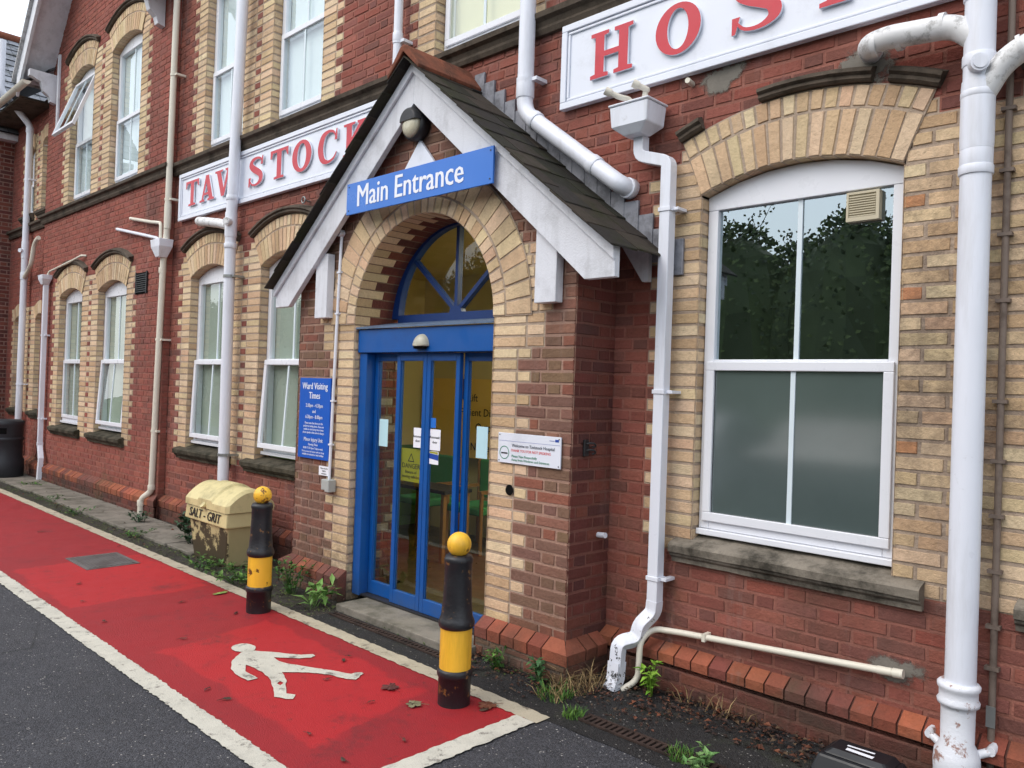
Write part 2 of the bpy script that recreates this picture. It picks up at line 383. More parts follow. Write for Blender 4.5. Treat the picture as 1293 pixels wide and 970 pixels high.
# ------------------------------------------------------------------ brickwork
CH = .0727; J = .0098
RED = [lin(142, 84, 72), lin(134, 79, 68), lin(146, 88, 75), lin(126, 78, 68), lin(140, 79, 66), lin(136, 86, 76), lin(118, 76, 68)]
RED_M = lin(150, 98, 85)
BROWN = [lin(130, 94, 80), lin(122, 90, 78), lin(136, 96, 80), lin(128, 88, 72), lin(120, 92, 76), lin(136, 86, 70), lin(124, 98, 76)]
BROWN_M = lin(160, 128, 112)
DRED = [lin(112, 60, 52), lin(100, 54, 48), lin(120, 68, 56), lin(92, 54, 50)]
DRED_M = lin(124, 80, 70)
YEL = [lin(214, 190, 152), lin(208, 183, 147), lin(218, 195, 161), lin(202, 174, 138), lin(212, 184, 148), lin(216, 188, 156), lin(210, 177, 144), lin(194, 163, 128)]
YEL_M = lin(176, 157, 139)
ORG = [lin(150, 84, 64), lin(158, 89, 67), lin(142, 76, 60), lin(134, 76, 65), lin(166, 95, 68), lin(122, 74, 65)]
def pick(L, v=.07):
    c = random.choice(L); k = U(1 - v, 1 + v); return (c[0] * k, c[1] * k * U(.96, 1.04), c[2] * k)
def brick(mb, P, q, c, front=0., back=-.014, inset=.0055, jit=.0024):
    cu = sum(p[0] for p in q) / 4; cv = sum(p[1] for p in q) / 4
    fr = []
    for u, v in q:
        du, dv = cu - u, cv - v
        fr.append((u + math.copysign(min(inset, abs(du) * .6), du) + U(-jit, jit), v + math.copysign(min(inset, abs(dv) * .6), dv) + U(-jit, jit)))
    nn = front + U(-.0026, .0012)
    i = len(mb.v)
    mb.v += [tuple(P(u, v, back)) for u, v in q] + [tuple(P(u, v, nn + U(-.0007, .0007))) for u, v in fr]
    mb.idx((i + 4, i + 5, i + 6, i + 7), c)
    for j in range(4):
        k = (j + 1) % 4; mb.idx((i + j, i + k, i + 4 + k, i + 4 + j), mul(c, .88))
def rect(u0, u1, v0, v1): return [(u0, v0), (u1, v0), (u1, v1), (u0, v1)]
CL = [-1e9, 1e9]
def cell(mb, P, u0, u1, v0, v1, c, mc):
    m0, m1 = max(u0, CL[0]), min(u1, CL[1])
    mb.face([P(m0, v0, -.0055), P(m1, v0, -.0055), P(m1, v1, -.0055), P(m0, v1, -.0055)], mul(mc, U(.86, 1.1)))
    h = J / 2
    brick(mb, P, rect(u0 + h, u1 - h, v0 + h, v1 - h), c)
def bond(ua, ub, row):
    out = []; x = -60 + (.17 if row % 2 else 0.); per = .34
    k = int((ua - x) / per) - 1; x += k * per
    while x < ub:
        for L in (.228, .112):
            a, b = max(x, ua), min(x + L, ub)
            if b - a > .001: out.append([a, b])
            x += L
    i = 0
    while i < len(out):
        if out[i][1] - out[i][0] < .05 and len(out) > 1:
            if i: out[i - 1][1] = out[i][1]
            else: out[1][0] = out[0][0]
            out.pop(i)
        else: i += 1
    return out
def even(ua, ub, pat):
    """split ua..ub in the proportions of pat"""
    t = sum(pat); x = ua; o = []
    for p in pat: o.append([x, x + p / t * (ub - ua)]); x += p / t * (ub - ua)
    return o
def rows(mb, P, v0, v1, spans, red=RED, redm=RED_M, yel=YEL, yelm=YEL_M, q=(.34, .23)):
    """spans(vc) -> list of (ua, ub, quoin_left, quoin_right)"""
    r0 = int(math.floor(v0 / CH + 1e-6)); r = r0
    while r * CH < v1 - .004:
        a, b = max(v0, r * CH), min(v1, (r + 1) * CH)
        if b - a > .02:
            for ua, ub, ql, qr in spans((a + b) / 2):
                if ub - ua < .03: continue
                CL[0], CL[1] = ua, ub; ua -= J * .4; ub += J * .4
                if ql and qr and ub - ua < .85:
                    w_ = ub - ua; yy_ = ua > -1.35
                    if yy_: parts = [(x0, x1, int(x1 - x0 < .14 and RND() < .4)) for x0, x1 in even(ua, ub, [.225, .112, .225, .08] if r % 2 else [.112, .225, .112, .2])]
                    elif r % 2 == 0: parts = [(x0, x1, 0) for x0, x1 in even(ua, ub, [.235, .115, .235] if not yy_ or r % 4 else [.235, .235, .115])]
                    else: parts = [(ua, ua + (w_ - .115) / 2, 0), (ua + (w_ - .115) / 2, ub - (w_ - .115) / 2, 1), (ub - (w_ - .115) / 2, ub, 0)]
                    for x0, x1, k_ in parts: cell(mb, P, x0, x1, a, b, (pick(red) if not yy_ else pick(YEL + [lin(196, 140, 100)])) if k_ else pick(yel), yelm)
                    continue
                L = q[0] if r % 2 == 0 else q[1]
                la = (L if ql is True else ql) if ql else 0.; lb = (L if qr is True else qr) if qr else 0.
                if la or lb:
                    if ub - ua - la - lb < .09:
                        if ql and qr:
                            n = max(2, round((ub - ua) / .19)); pat = [.235 if (k + r) % 2 else .14 for k in range(n)]
                        else: pat = [1]
                        for x0, x1 in even(ua, ub, pat): cell(mb, P, x0, x1, a, b, pick(yel), yelm)
                        continue
                    if la:
                        for x0, x1 in even(ua, ua + la, [.225, .115] if la > .3 else ([.235] if la > .2 else [1])): cell(mb, P, x0, x1, a, b, pick(yel), yelm)
                    if lb:
                        for x0, x1 in even(ub - lb, ub, [.115, .225] if lb > .3 else [1]): cell(mb, P, x0, x1, a, b, pick(yel), yelm)
                for x0, x1 in bond(ua + la, ub - lb, r): cell(mb, P, x0, x1, a, b, pick(red), redm)
        r += 1
class Opening:
    """segmental-arched opening"""
    def __init__(s, u0, u1, v0, vs, rise, t=.35, quoin=True, quoin_l=None, quoin_r=None):
        s.u0, s.u1, s.v0, s.vs, s.rise, s.t = u0, u1, v0, vs, rise, t
        w = u1 - u0; s.uc = (u0 + u1) / 2
        s.R = (w * w / 4 + rise * rise) / (2 * rise); s.vc = vs + rise - s.R
        s.a = math.asin(min(1, w / 2 / s.R)) if rise < w / 2 - .001 else PI / 2
        s.ql = quoin if quoin_l is None else quoin_l; s.qr = quoin if quoin_r is None else quoin_r
    def span(s, v):
        if v < s.v0: return None
        if v < s.vs: return (s.u0, s.u1)
        rr = s.R + s.t * .5; d = v - s.vc
        if d >= rr: return None
        h = math.sqrt(rr * rr - d * d); lim = (s.u1 - s.u0) / 2 + max(0, (v - s.vs)) * math.tan(s.a) * .8
        h = min(h, lim) if s.rise < (s.u1 - s.u0) / 2 - .01 else h
        return (s.uc - h, s.uc + h)
    def top(s): return s.vs + s.rise
def spanner(u0, u1, ops, u0f=None, u1f=None, edge_l=False, edge_r=False):
    def f(v):
        a = u0f(v) if u0f else u0; b = u1f(v) if u1f else u1
        cuts = sorted([(sp[0], sp[1], o) for o in ops for sp in [o.span(v)] if sp], key=lambda t: t[0])
        x = a; ql = edge_l; out = []
        for c0, c1, o in cuts:
            z_ok = v > o.v0 - .0
            out.append((x, c0, ql, o.ql if z_ok else False)); x = c1; ql = o.qr
        out.append((x, b, ql, edge_r)); return out
    return f
def ring(mb, P, o, rings, n, front=.011, depth=.1, yel=YEL, mort=YEL_M, a0=None, a1=None, soffit=YEL):
    A0, A1 = (-o.a, o.a) if a0 is None else (a0, a1)
    pt = lambda r, a: (o.uc + r * math.sin(a), o.vc + r * math.cos(a))
    r = o.R
    for ri, (t, cnt) in enumerate(rings):
        for k in range(cnt):
            b0 = A1 - (A1 - A0) * k / cnt; b1 = A1 - (A1 - A0) * (k + 1) / cnt     # right to left
            g0 = (b0 - b1) * .5 * (J * .9 / max(.02, (b0 - b1) * (r + t * .5)))
            q0 = [pt(r, b1), pt(r, b0), pt(r + t, b0), pt(r + t, b1)]
            mb.face([P(u, v, front - .0065) for u, v in q0], mul(mort, U(.86, 1.08)))
            c = pick(yel)
            q = [pt(r + (.0 if ri == 0 else .005), b1 + g0), pt(r + (.0 if ri == 0 else .005), b0 - g0), pt(r + t - .005, b0 - g0), pt(r + t - .005, b1 + g0)]
            brick(mb, P, q, c, front, front - .012)
            if ri == 0 and depth:
                c2 = mul(pick(soffit), .92)
                for (x0, x1, cc) in ((b1, b1 + g0, mort), (b1 + g0, b0 - g0, c2), (b0 - g0, b0, mort)):
                    e = pt(r, x0); f = pt(r, x1)
                    mb.face([P(*f, -depth), P(*e, -depth), P(*e, front - .008), P(*f, front - .008)], cc)
        # edge faces of this ring
        for a, b in ((A0, 1), (A1, -1)):
            e, f = pt(r, a), pt(r + t, a)
            mb.face([P(*e, front - .008), P(*f, front - .008), P(*f, -.02), P(*e, -.02)], mort)
        r += t
def hood(mb, P, o, t, a0, a1, prof, n=14):
    pt = lambda r, a: (o.uc + r * math.sin(a), o.vc + r * math.cos(a))
    R0 = o.R + t; rs = []
    for k in range(n + 1):
        a = a0 + (a1 - a0) * k / n
        rs.append([mb.vert(P(*pt(R0 + dr, a), dn + U(-.002, .002))) for dr, dn in prof])
    m = len(prof)
    for k in range(n):
        for j in range(m - 1): mb.idx((rs[k][j], rs[k][j + 1], rs[k + 1][j + 1], rs[k + 1][j]))
    mb.idx(rs[0]); mb.idx(list(reversed(rs[-1])))
HOOD = [(0, -.005), (0, .03), (.012, .045), (.03, .04), (.042, .06), (.062, .055), (.07, .03), (.085, -.005)]
def plinth(mb, P, ua, ub, mitre_l=0., mitre_r=0., ztop=.285, zmid=.225, zlow=.15, proj=.08, face=DRED, facem=DRED_M):
    """splayed orange header course on a projecting base"""
    n = max(1, round((ub - ua) / .108)); w = (ub - ua) / n
    la, lb = ua - mitre_l * proj, ub + mitre_r * proj
    for k in range(n):
        x0, x1 = ua + k * w, ua + (k + 1) * w
        f0 = la if k == 0 else x0; f1 = lb if k == n - 1 else x1
        g = .005; c = pick(ORG, .14)
        b0, b1 = x0 + g, x1 - g; f0 += g * (k > 0 or not mitre_l); f1 -= g * (k < n - 1 or not mitre_r)
        jn = U(-.003, .003)
        A = P(b0, ztop, 0); B = P(b1, ztop, 0); C = P(f1, zmid + jn, proj + jn); D = P(f0, zmid + jn, proj + jn); E_ = P(f1, zlow + .005, proj + jn - .004); F = P(f0, zlow + .005, proj + jn - .004)
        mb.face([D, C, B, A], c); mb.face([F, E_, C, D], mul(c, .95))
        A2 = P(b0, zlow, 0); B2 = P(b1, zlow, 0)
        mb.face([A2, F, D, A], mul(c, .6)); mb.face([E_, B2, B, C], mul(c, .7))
    # mortar bed behind and base
    m = mul(facem, .8)
    mb.face([P(la, zlow, proj - .012), P(lb, zlow, proj - .012), P(lb, zmid - .01, proj - .012), P(la, zmid - .01, proj - .012)], m)
    mb.face([P(la, zmid - .01, proj - .012), P(lb, zmid - .01, proj - .012), P(ub, ztop - .008, 0), P(ua, ztop - .008, 0)], m)
    PP = lambda u, v, nn: P(u, v, nn + proj - .006)
    rows(mb, PP, 0, zlow, lambda v: [(la, lb, False, False)], face, facem)

YW, YB, YP = 3.97, 3.89, 3.58
# ================================================================== SETTING
def noise1(x, s=0):
    return math.sin(x * 3.1 + s) * .5 + math.sin(x * 7.7 + 2 * s + 1) * .3 + math.sin(x * 17.3 + s * 3) * .2
g = MB(); g.face([(-130, -130, 0), (130, -130, 0), (130, 130, 0), (-130, 130, 0)]); struct(g.build('ground', 'asphalt'))
def ribbon(name, mat, x0, x1, ya, yb, z, amp=.006, step=.03, ends=True):
    b = MB(); n = int((x1 - x0) / step); pr = None
    for k in range(n + 1):
        x = x0 + (x1 - x0) * k / n
        j0 = U(-1, 1) * amp + noise1(x * 2, ya) * amp * .6; j1 = U(-1, 1) * amp + noise1(x * 2.3, yb) * amp * .6
        cur = (b.vert((x, ya + j0, z)), b.vert((x, yb + j1, z)))
        if pr: b.idx((pr[0], cur[0], cur[1], pr[1]))
        pr = cur
    return b.build(name, mat)
p = ribbon('red_path', 'red', -30, -2.745, 1.80, 3.07, .004, .004); struct(p)
a = ribbon('edge_line', 'line', -30, -2.70, 1.745, 1.855, .008, .0055, .014); struct(a)
a = ribbon('wall_side_line', 'line_old', -30, -2.66, 3.02, 3.128, .008, .006); struct(a)
b = MB(); pr = None
for k in range(45):
    y = 1.856 + (3.018 - 1.856) * k / 44
    cur = (b.vert((-2.80 + U(-.005, .005), y, .0085)), b.vert((-2.675 + U(-.008, .008), y, .0085)))
    if pr: b.idx((pr[0], pr[1], cur[1], cur[0]))
    pr = cur
struct(b.build('end_line', 'line'))
BODY = [(-4.578,2.410),(-4.548,2.368),(-4.485,2.298),(-4.346,2.225),(-4.256,2.211),(-4.125,2.212),(-4.117,2.270),(-4.201,2.275),(-4.271,2.272),(-4.364,2.326),(-4.301,2.338),(-4.198,2.338),(-4.078,2.323),(-3.938,2.266),(-3.817,2.207),(-3.756,2.238),(-3.727,2.264),(-3.770,2.305),(-3.792,2.297),(-3.821,2.280),(-3.894,2.317),(-3.996,2.381),(-4.117,2.425),(-4.081,2.467),(-4.020,2.534),(-3.910,2.604),(-3.785,2.645),(-3.747,2.678),(-3.797,2.767),(-3.819,2.773),(-3.837,2.741),(-3.835,2.711),(-3.918,2.674),(-3.994,2.636),(-4.078,2.592),(-4.197,2.535),(-4.287,2.501),(-4.376,2.514),(-4.317,2.562),(-4.256,2.624),(-4.225,2.683),(-4.235,2.717),(-4.269,2.721),(-4.305,2.665),(-4.388,2.603),(-4.464,2.558),(-4.546,2.494),(-4.577,2.474)]
HEAD = [(-4.599,2.516),(-4.571,2.493),(-4.559,2.464),(-4.564,2.434),(-4.586,2.412),(-4.619,2.393),(-4.658,2.390),(-4.695,2.401),(-4.724,2.423),(-4.737,2.452),(-4.732,2.483),(-4.711,2.510),(-4.676,2.525),(-4.636,2.527)]
DIA = [(-3.983,2.314),(-4.003,2.346),(-3.963,2.345),(-3.944,2.313)]
def outline_curve(polys):
    cu = bpy.data.curves.new('o', 'CURVE'); cu.dimensions = '2D'; cu.fill_mode = 'BOTH'
    for pl in polys:
        sp = cu.splines.new('POLY'); sp.points.add(len(pl) - 1); sp.use_cyclic_u = True
        for q_, (x, y) in zip(sp.points, pl): q_.co = (x, y, 0, 1)
    return cu
def densify(pl, st=.03, amp=.0035):
    o = []
    for i in range(len(pl)):
        a_, b_ = pl[i], pl[(i + 1) % len(pl)]; d = math.dist(a_, b_); n = max(1, int(d / st))
        for k in range(n): o.append((a_[0] + (b_[0] - a_[0]) * k / n + U(-amp, amp), a_[1] + (b_[1] - a_[1]) * k / n + U(-amp, amp)))
    return o
o = curve_mesh('pedestrian_marking', outline_curve([densify(BODY), DIA]), Matrix.Translation((0, 0, .0085)), 'line', None)
hd = curve_mesh('head', outline_curve([densify(HEAD)]), Matrix.Translation((0, 0, .0095)), 'line', o)
tag(o, 'worn white walking figure painted on the red path', 'road marking')
# strips by the wall
a = ribbon('verge', 'soil', -30, -4.98, 3.10, 3.95, .0035, .0, .3); struct(a)
a = ribbon('dark_apron', 'tarmac_dark', -4.98, 1.5, 3.10, 3.95, .004, .006, .1); struct(a)
b = MB(); x = -14.6
while x < -7.45:
    L = U(.75, 1.1); b.box(x + .006, min(x + L, -7.4) - .006, 3.33 + U(-.015, .015), 3.815, 0, .032 + U(-.003, .003)); x += L
struct(b.build('pavement', 'concrete', bevel=.006))

# ================================================================== BUILDING
bld = thing('hospital_building', 'red brick hospital facade with buff brick window surrounds and stone sills', 'building', (-7, YW, 0))
# openings ------------------------------------------------------
W = {}
W['r'] = Opening(-2.37, -1.288, .83, 2.845, .11)
W['n'] = Opening(-.66, .42, .83, 2.845, .11)
W['w4'] = Opening(-7.43, -6.45, .83, 2.86, .12)
W['w3'] = Opening(-9.06, -8.09, .83, 2.86, .12)
W['c'] = Opening(-8.87, -7.95, 4.27, 6.15, .12)
W['d'] = Opening(-7.35, -6.43, 4.27, 6.15, .12)
W['e'] = Opening(-4.80, -3.86, 4.27, 6.15, .12)
W['f'] = Opening(-2.3, -1.36, 4.27, 6.15, .12)
HALL = Opening(-5.18, -3.64, .0, 2.16, .76, .1, quoin=False)
wall = MB()
main_ops = [W[k] for k in ('r', 'n', 'w4', 'w3', 'c', 'd', 'e', 'f')] + [HALL]
rows(wall, FR(YW), 0, 7.0, spanner(-9.6, 1.6, main_ops))
for k in ('r', 'n', 'w4', 'w3', 'c', 'd', 'e', 'f'):
    ring(wall, FR(YW), W[k], [(.235, 16), (.115, 18)], 0, depth=.16)
plinth(wall, FR(YW), -9.6, -6.0); plinth(wall, FR(YW), -2.95, 1.6, ztop=.265, zmid=.22, zlow=.165)
def jambs(mb, Y, o, d=.16):
    sp = lambda v: [(Y, Y + d, False, False)]
    rows(mb, FX(o.u0), o.v0, o.vs, sp, YEL, YEL_M)
    rows(mb, FXM(o.u1), o.v0, o.vs, lambda v: [(-Y - d, -Y, False, False)], YEL, YEL_M)
for k in ('r', 'n', 'w4', 'w3', 'c', 'd', 'e', 'f'): jambs(wall, YW, W[k])
wo = wall.build('wall', 'brick', bld)
# bay -----------------------------------------------------------
B = {}
B['w1'] = Opening(-13.53, -12.52, .83, 2.87, .12)
B['w2'] = Opening(-11.85, -10.82, .83, 2.87, .12)
B['a'] = Opening(-13.34, -12.36, 4.25, 6.16, .12)
B['b'] = Opening(-11.64, -10.60, 4.25, 6.16, .12)
bay = MB()
BC = -12.03
def rake(v): return 2.44 if v < 6.45 else max(.05, 2.44 - (v - 6.45) / 1.2)
BRED = [mixc(c, lin(156, 86, 74), .45) for c in RED]
rows(bay, FR(YB), 0, 9.2, spanner(0, 0, list(B.values()), lambda v: BC - rake(v), lambda v: BC + rake(v)), BRED)
for o_ in B.values():
    ring(bay, FR(YB), o_, [(.235, 16), (.115, 18)], 0, depth=.16); jambs(bay, YB, o_)
rows(bay, FX(BC + 2.44), 0, 6.45, lambda v: [(YB, YW, False, False)], BRED)
rows(bay, FXM(BC - 2.44), 0, 6.45, lambda v: [(-YW, -YB, False, False)], BRED)
plinth(bay, FR(YB), BC - 2.44, BC + 2.44, 1, 1)
bay.build('bay_wall', 'brick', bld)
# recessed end wall and wing -------------------------------------
E1 = [Opening(-16.30, -15.72, 1.05, 2.6, .1), Opening(-15.07, -14.55, 1.05, 2.6, .1), Opening(-15.95, -15.45, 4.3, 5.55, .1), Opening(-15.0, -14.6, 4.3, 5.55, .1)]
ew = MB(); rows(ew, FR(YW), 0, 6.3, spanner(-16.8, BC - 2.44, E1), BRED, q=(.2, .12))
for o_ in E1: ring(ew, FR(YW), o_, [(.22, 9)], 0, depth=.16); jambs(ew, YW, o_)
plinth(ew, FR(YW), -16.8, BC - 2.44)
rows(ew, FX(-16.75), 0, 5.95, lambda v: [(2.2, YW, False, False)], DRED, lin(150, 120, 108))
ew.build('end_wall', 'brick', bld)
# rear masses so that no light leaks and nothing is see-through
b = MB(); b.box(-16.8, -9.6, 4.6, 9, 0, 6.3); b.box(-2.0, 1.6, 4.6, 9, 0, 7.0); b.box(-9.6, -2.0, 4.6, 9, 3.0, 7.0)
b.build('inner_mass', 'room_dark', bld)
# string course
SC = [(4.12, 0), (4.12, .03), (4.15, .045), (4.17, .04), (4.20, .05), (4.215, .085), (4.25, .09), (4.262, .07), (4.285, .02), (4.29, 0)]
def run_profile(mb, Y, x0, x1, prof, step=.4, mitre=(0, 0)):
    n = max(1, int((x1 - x0) / step)); rs = []
    for k in range(n + 1):
        rs.append([mb.vert((x0 + (x1 - x0) * k / n + (mitre[0] * -nn if k == 0 else (mitre[1] * nn if k == n else 0)), Y - nn + U(-.002, .002), z_ + U(-.0015, .0015))) for z_, nn in prof])
    for k in range(n):
        for j in range(len(prof) - 1): mb.idx((rs[k][j], rs[k + 1][j], rs[k + 1][j + 1], rs[k][j + 1]))
    mb.idx(list(reversed(rs[0]))); mb.idx(rs[-1])
b = MB(); run_profile(b, YW, -9.59, 1.6, SC); run_profile(b, YB, BC - 2.44, BC + 2.44, SC, mitre=(1, 1)); run_profile(b, YW, -16.75, BC - 2.5, SC)
b.build('string_course', 'stone_dark', bld)
# hood moulds over each window
def hood_part(P, o_, spans, n=14):
    h = MB()
    for a0, a1 in spans: hood(h, P, o_, .352, a0, a1, HOOD, n)
    return h.build('hood_mould', 'stone_dark', bld)
for k in ('w4', 'w3', 'n', 'c', 'd', 'e', 'f'): hood_part(FR(YW), W[k], [(-W[k].a * 1.02, W[k].a * 1.02)])
ar = W['r']
for sp_ in ((-ar.a * 1.0, -ar.a * .78), (-ar.a * .28, ar.a * .56), (ar.a * .68, ar.a * 1.02)): hood_part(FR(YW), ar, [sp_], 6)
for k in B: hood_part(FR(YB), B[k], [(-B[k].a * 1.02, B[k].a * 1.02)])
# sills
SP = [(-.10, -.005), (-.10, .03), (-.075, .035), (-.06, .055), (-.045, .06), (-.04, .075), (.0, .08), (.014, .06), (.062, -.12)]
def sill(x0, x1, z_, Y, m='sill'):
    b = MB(); run_profile(b, Y, x0, x1, [(z_ + dz, n) for dz, n in SP], .12); return b.build('window_sill', m, bld)
sill(-2.475, -1.14, .845, YW, 'stone'); sill(-.77, .53, .845, YW, 'stone')
for k in ('w3', 'w4'): sill(W[k].u0 - .17, W[k].u1 + .15, .87, YW)
for k in ('w1', 'w2'): sill(B[k].u0 - .14, B[k].u1 + .1, .87, YB)
for o_ in E1[:2]: sill(o_.u0 - .1, o_.u1 + .1, 1.04, YW)
for o_ in E1[2:]: sill(o_.u0 - .1, o_.u1 + .1, 4.42, YW, 'stone_dark')
# windows --------------------------------------------------------
def window(o_, Y, zb, rail, glass_top, blind_or_backdrop, lower='glass', tilt=0., tilt_up=0., vent=False, label=None, dep=.09, tall=True):
    yf = Y + dep; x0, x1 = o_.u0 + .004, o_.u1 - .004; fw = .062
    P = FR(yf); b = MB()
    gt = glass_top
    arc = [(o_.uc + o_.R * math.sin(a_), o_.vc + o_.R * math.cos(a_) - .004) for a_ in [o_.a * t_ for t_ in (1, .66, .33, 0, -.33, -.66, -1)]]
    b.prism([(x0, gt), (x1, gt)] + arc, P, -.06, 0)
    b.prism(rect(x0, x0 + fw, zb, gt - .001), P, -.06, 0); b.prism(rect(x1 - fw, x1, zb, gt - .001), P, -.06, 0)
    b.prism(rect(x0 + fw + .001, x1 - fw - .001, zb, zb + .055), P, -.06, .0)
    b.prism(rect(x0 - .003, x1 + .003, zb - .035, zb - .002), P, -.06, .028)
    b.prism(rect(x0 + fw + .001, x1 - fw - .001, rail - .03, rail + .035), P, -.06, -.002)
    w = b.build('window', 'upvc', bld, bevel=.004)
    if label: w['label'] = label
    gx0, gx1 = x0 + fw, x1 - fw
    def sash(za, zc, ang, nm, gl, out, sw=.05):
        """top-hung sash, za..zc, opened by ang about its top edge"""
        c_, s_ = math.cos(ang), math.sin(ang)
        def Q(u, v, n):
            dv = v - zc
            return (u, yf - (n * c_ - dv * s_) - .0, zc + dv * c_ + n * s_)
        f = MB(); a0, a1 = gx0 - .035, gx1 + .035
        n0, n1 = out
        f.prism(rect(a0, a1, zc - sw, zc), Q, n0, n1); f.prism(rect(a0, a1, za, za + sw), Q, n0, n1)
        f.prism(rect(a0, a0 + sw, za + sw + .0005, zc - sw - .0005), Q, n0, n1); f.prism(rect(a1 - sw, a1, za + sw + .0005, zc - sw - .0005), Q, n0, n1)
        so = f.build(nm, 'upvc', w, bevel=.004)
        p_ = MB(); p_.face([Q(a0 + sw, za + sw, n1 - .022), Q(a1 - sw, za + sw, n1 - .022), Q(a1 - sw, zc - sw, n1 - .022), Q(a0 + sw, zc - sw, n1 - .022)])
        p_.build('pane', gl, w)
        k_ = MB(); mx = (a0 + a1) / 2; k_.prism(rect(mx - .013, mx + .013, za + sw, zc - sw), Q, n1 - .021, n1 - .014); k_.build('glazing_bar', 'glazing', w)
    def fixed(za, zc):
        p_ = MB(); p_.face([P(gx0, za, -.03), P(gx1, za, -.03), P(gx1, zc, -.03), P(gx0, zc, -.03)]); p_.build('pane', 'glass' if lower != 'frosted' else 'glass_bright', w)
        k_ = MB(); mx = (gx0 + gx1) / 2; k_.prism(rect(mx - .013, mx + .013, za, zc), P, -.029, -.02); k_.build('glazing_bar', 'glazing', w)
    if tilt_up: sash(rail + .01, gt - .005, tilt_up, 'upper_sash', 'glass', (.003, .05))
    else: fixed(rail + .035, gt)
    sash(zb + .045 if not tilt else zb + .035, rail + .022, tilt, 'lower_sash', 'frosted' if lower == 'frosted' else 'glass', (.002, .02) if not tilt else (.002, .035))
    if blind_or_backdrop:
        q_ = MB(); q_.face([P(gx0 - .05, zb, -.064), P(gx1 + .05, zb, -.064), P(gx1 + .05, gt + .1, -.064), P(gx0 - .05, gt + .1, -.064)]); q_.build('blind', blind_or_backdrop, w)
    else:
        q_ = MB(); q_.face([P(gx0 - .5, zb - .1, -.3), P(gx1 + .3, zb - .1, -.3), P(gx1 + .3, gt + .6, -.3), P(gx0 - .5, gt + .6, -.3)]); q_.build('blind', 'room_dark', w)  # no blind here: dark sheet whose colour stands in for the unlit room
    if vent:
        v_ = MB(); vx0, vx1, vz0, vz1 = -1.575, -1.415, 2.605, 2.752
        v_.prism(rect(vx0, vx1, vz0, vz1), P, -.028, .004)
        for k in range(9):
            zz = vz0 + .022 + k * .0122
            v_.prism(rect(vx0 + .013, vx1 - .018, zz, zz + .0055), P, .0045, .013)
        v_.prism(rect(vx0, vx0 + .011, vz0, vz1), P, .0045, .014); v_.prism(rect(vx1 - .016, vx1, vz0, vz1), P, .0045, .014)
        v_.prism(rect(vx0 + .0112, vx1 - .0162, vz1 - .012, vz1), P, .0045, .014); v_.prism(rect(vx0 + .0112, vx1 - .0162, vz0, vz0 + .02), P, .0045, .014)
        v_.build('extractor_fan', 'beige_plastic', w)
    return w
window(W['r'], YW, .945, 1.875, 2.765, None, 'frosted', vent=True, dep=.07, label='large window with frosted lower sash and beige extractor fan')
window(W['n'], YW, .945, 1.875, 2.765, 'blind_green', dep=.07)
window(W['w4'], YW, .985, 1.89, 2.79, 'blind_green', tilt=math.radians(3.2))
window(W['w3'], YW, .985, 1.89, 2.79, 'blind_green', tilt=math.radians(1.8))
for k, bl in (('c', 'blind_white'), ('d', 'blind_white'), ('e', 'blind_cream'), ('f', 'blind_white')): window(W[k], YW, 4.34, 5.19, 6.1, bl)
window(B['w1'], YB, .985, 1.89, 2.79, 'blind_green')
window(B['w2'], YB, .985, 1.89, 2.79, 'blind_green', tilt=math.radians(3))
window(B['a'], YB, 4.34, 5.2, 6.12, 'blind_white', tilt_up=math.radians(20), label='first floor window with its upper sash propped wide open')
window(B['b'], YB, 4.34, 5.2, 6.12, 'blind_white')
for o_ in E1[:2]: window(o_, YW, 1.1, 1.8, 2.5, 'blind_green', dep=.1)
for o_ in E1[2:]: window(o_, YW, 4.45, 5.0, 5.5, 'blind_green', dep=.1)
# gable barge boards, soffit, brackets of the bay
b = MB(); sl = 1.2
def rk(side, e0, e1, dz0, dz1, y0, y1, mb):
    pts = []
    for e, d in ((e0, dz0), (e1, dz0), (e1, dz1), (e0, dz1)):
        pts.append((BC + side * (2.44 - e), 6.40 + (e) * sl + d))
    if side > 0: pts = pts[::-1]
    mb.prism(pts, FR(0), -y1, -y0)
for sd in (-1, 1):
    rk(sd, -.05, 2.44, -.24, .10, 3.43, 3.47, b)
b.build('barge_board', 'wood_white', bld)
b = MB()
for sd in (-1, 1): rk(sd, -.0, 2.44, -.06, -.02, 3.472, 3.90, b)
b.build('soffit', 'wood_white', bld)
b = MB()
for sd in (-1, 1): rk(sd, -.14, 2.44, .105, .15, 3.38, 6, b)
b.build('bay_roof', 'slate', bld)
for sd in (-1, 1):
    b = MB(); xx = BC + sd * 2.1
    prof = [(3.885, 6.0), (3.80, 6.02), (3.78, 6.1), (3.70, 6.16), (3.66, 6.3), (3.50, 6.36), (3.50, 6.46), (3.885, 6.46)]
    b.prism([(y_, z_) for y_, z_ in prof], FX(xx), -.05, .05); b.build('bracket', 'wood_white', bld)
b = MB(); b.box(-13.99, -13.91, YB - .03, YB - .002, 5.55, 6.75); b.build('corner_board', 'wood_white', bld)
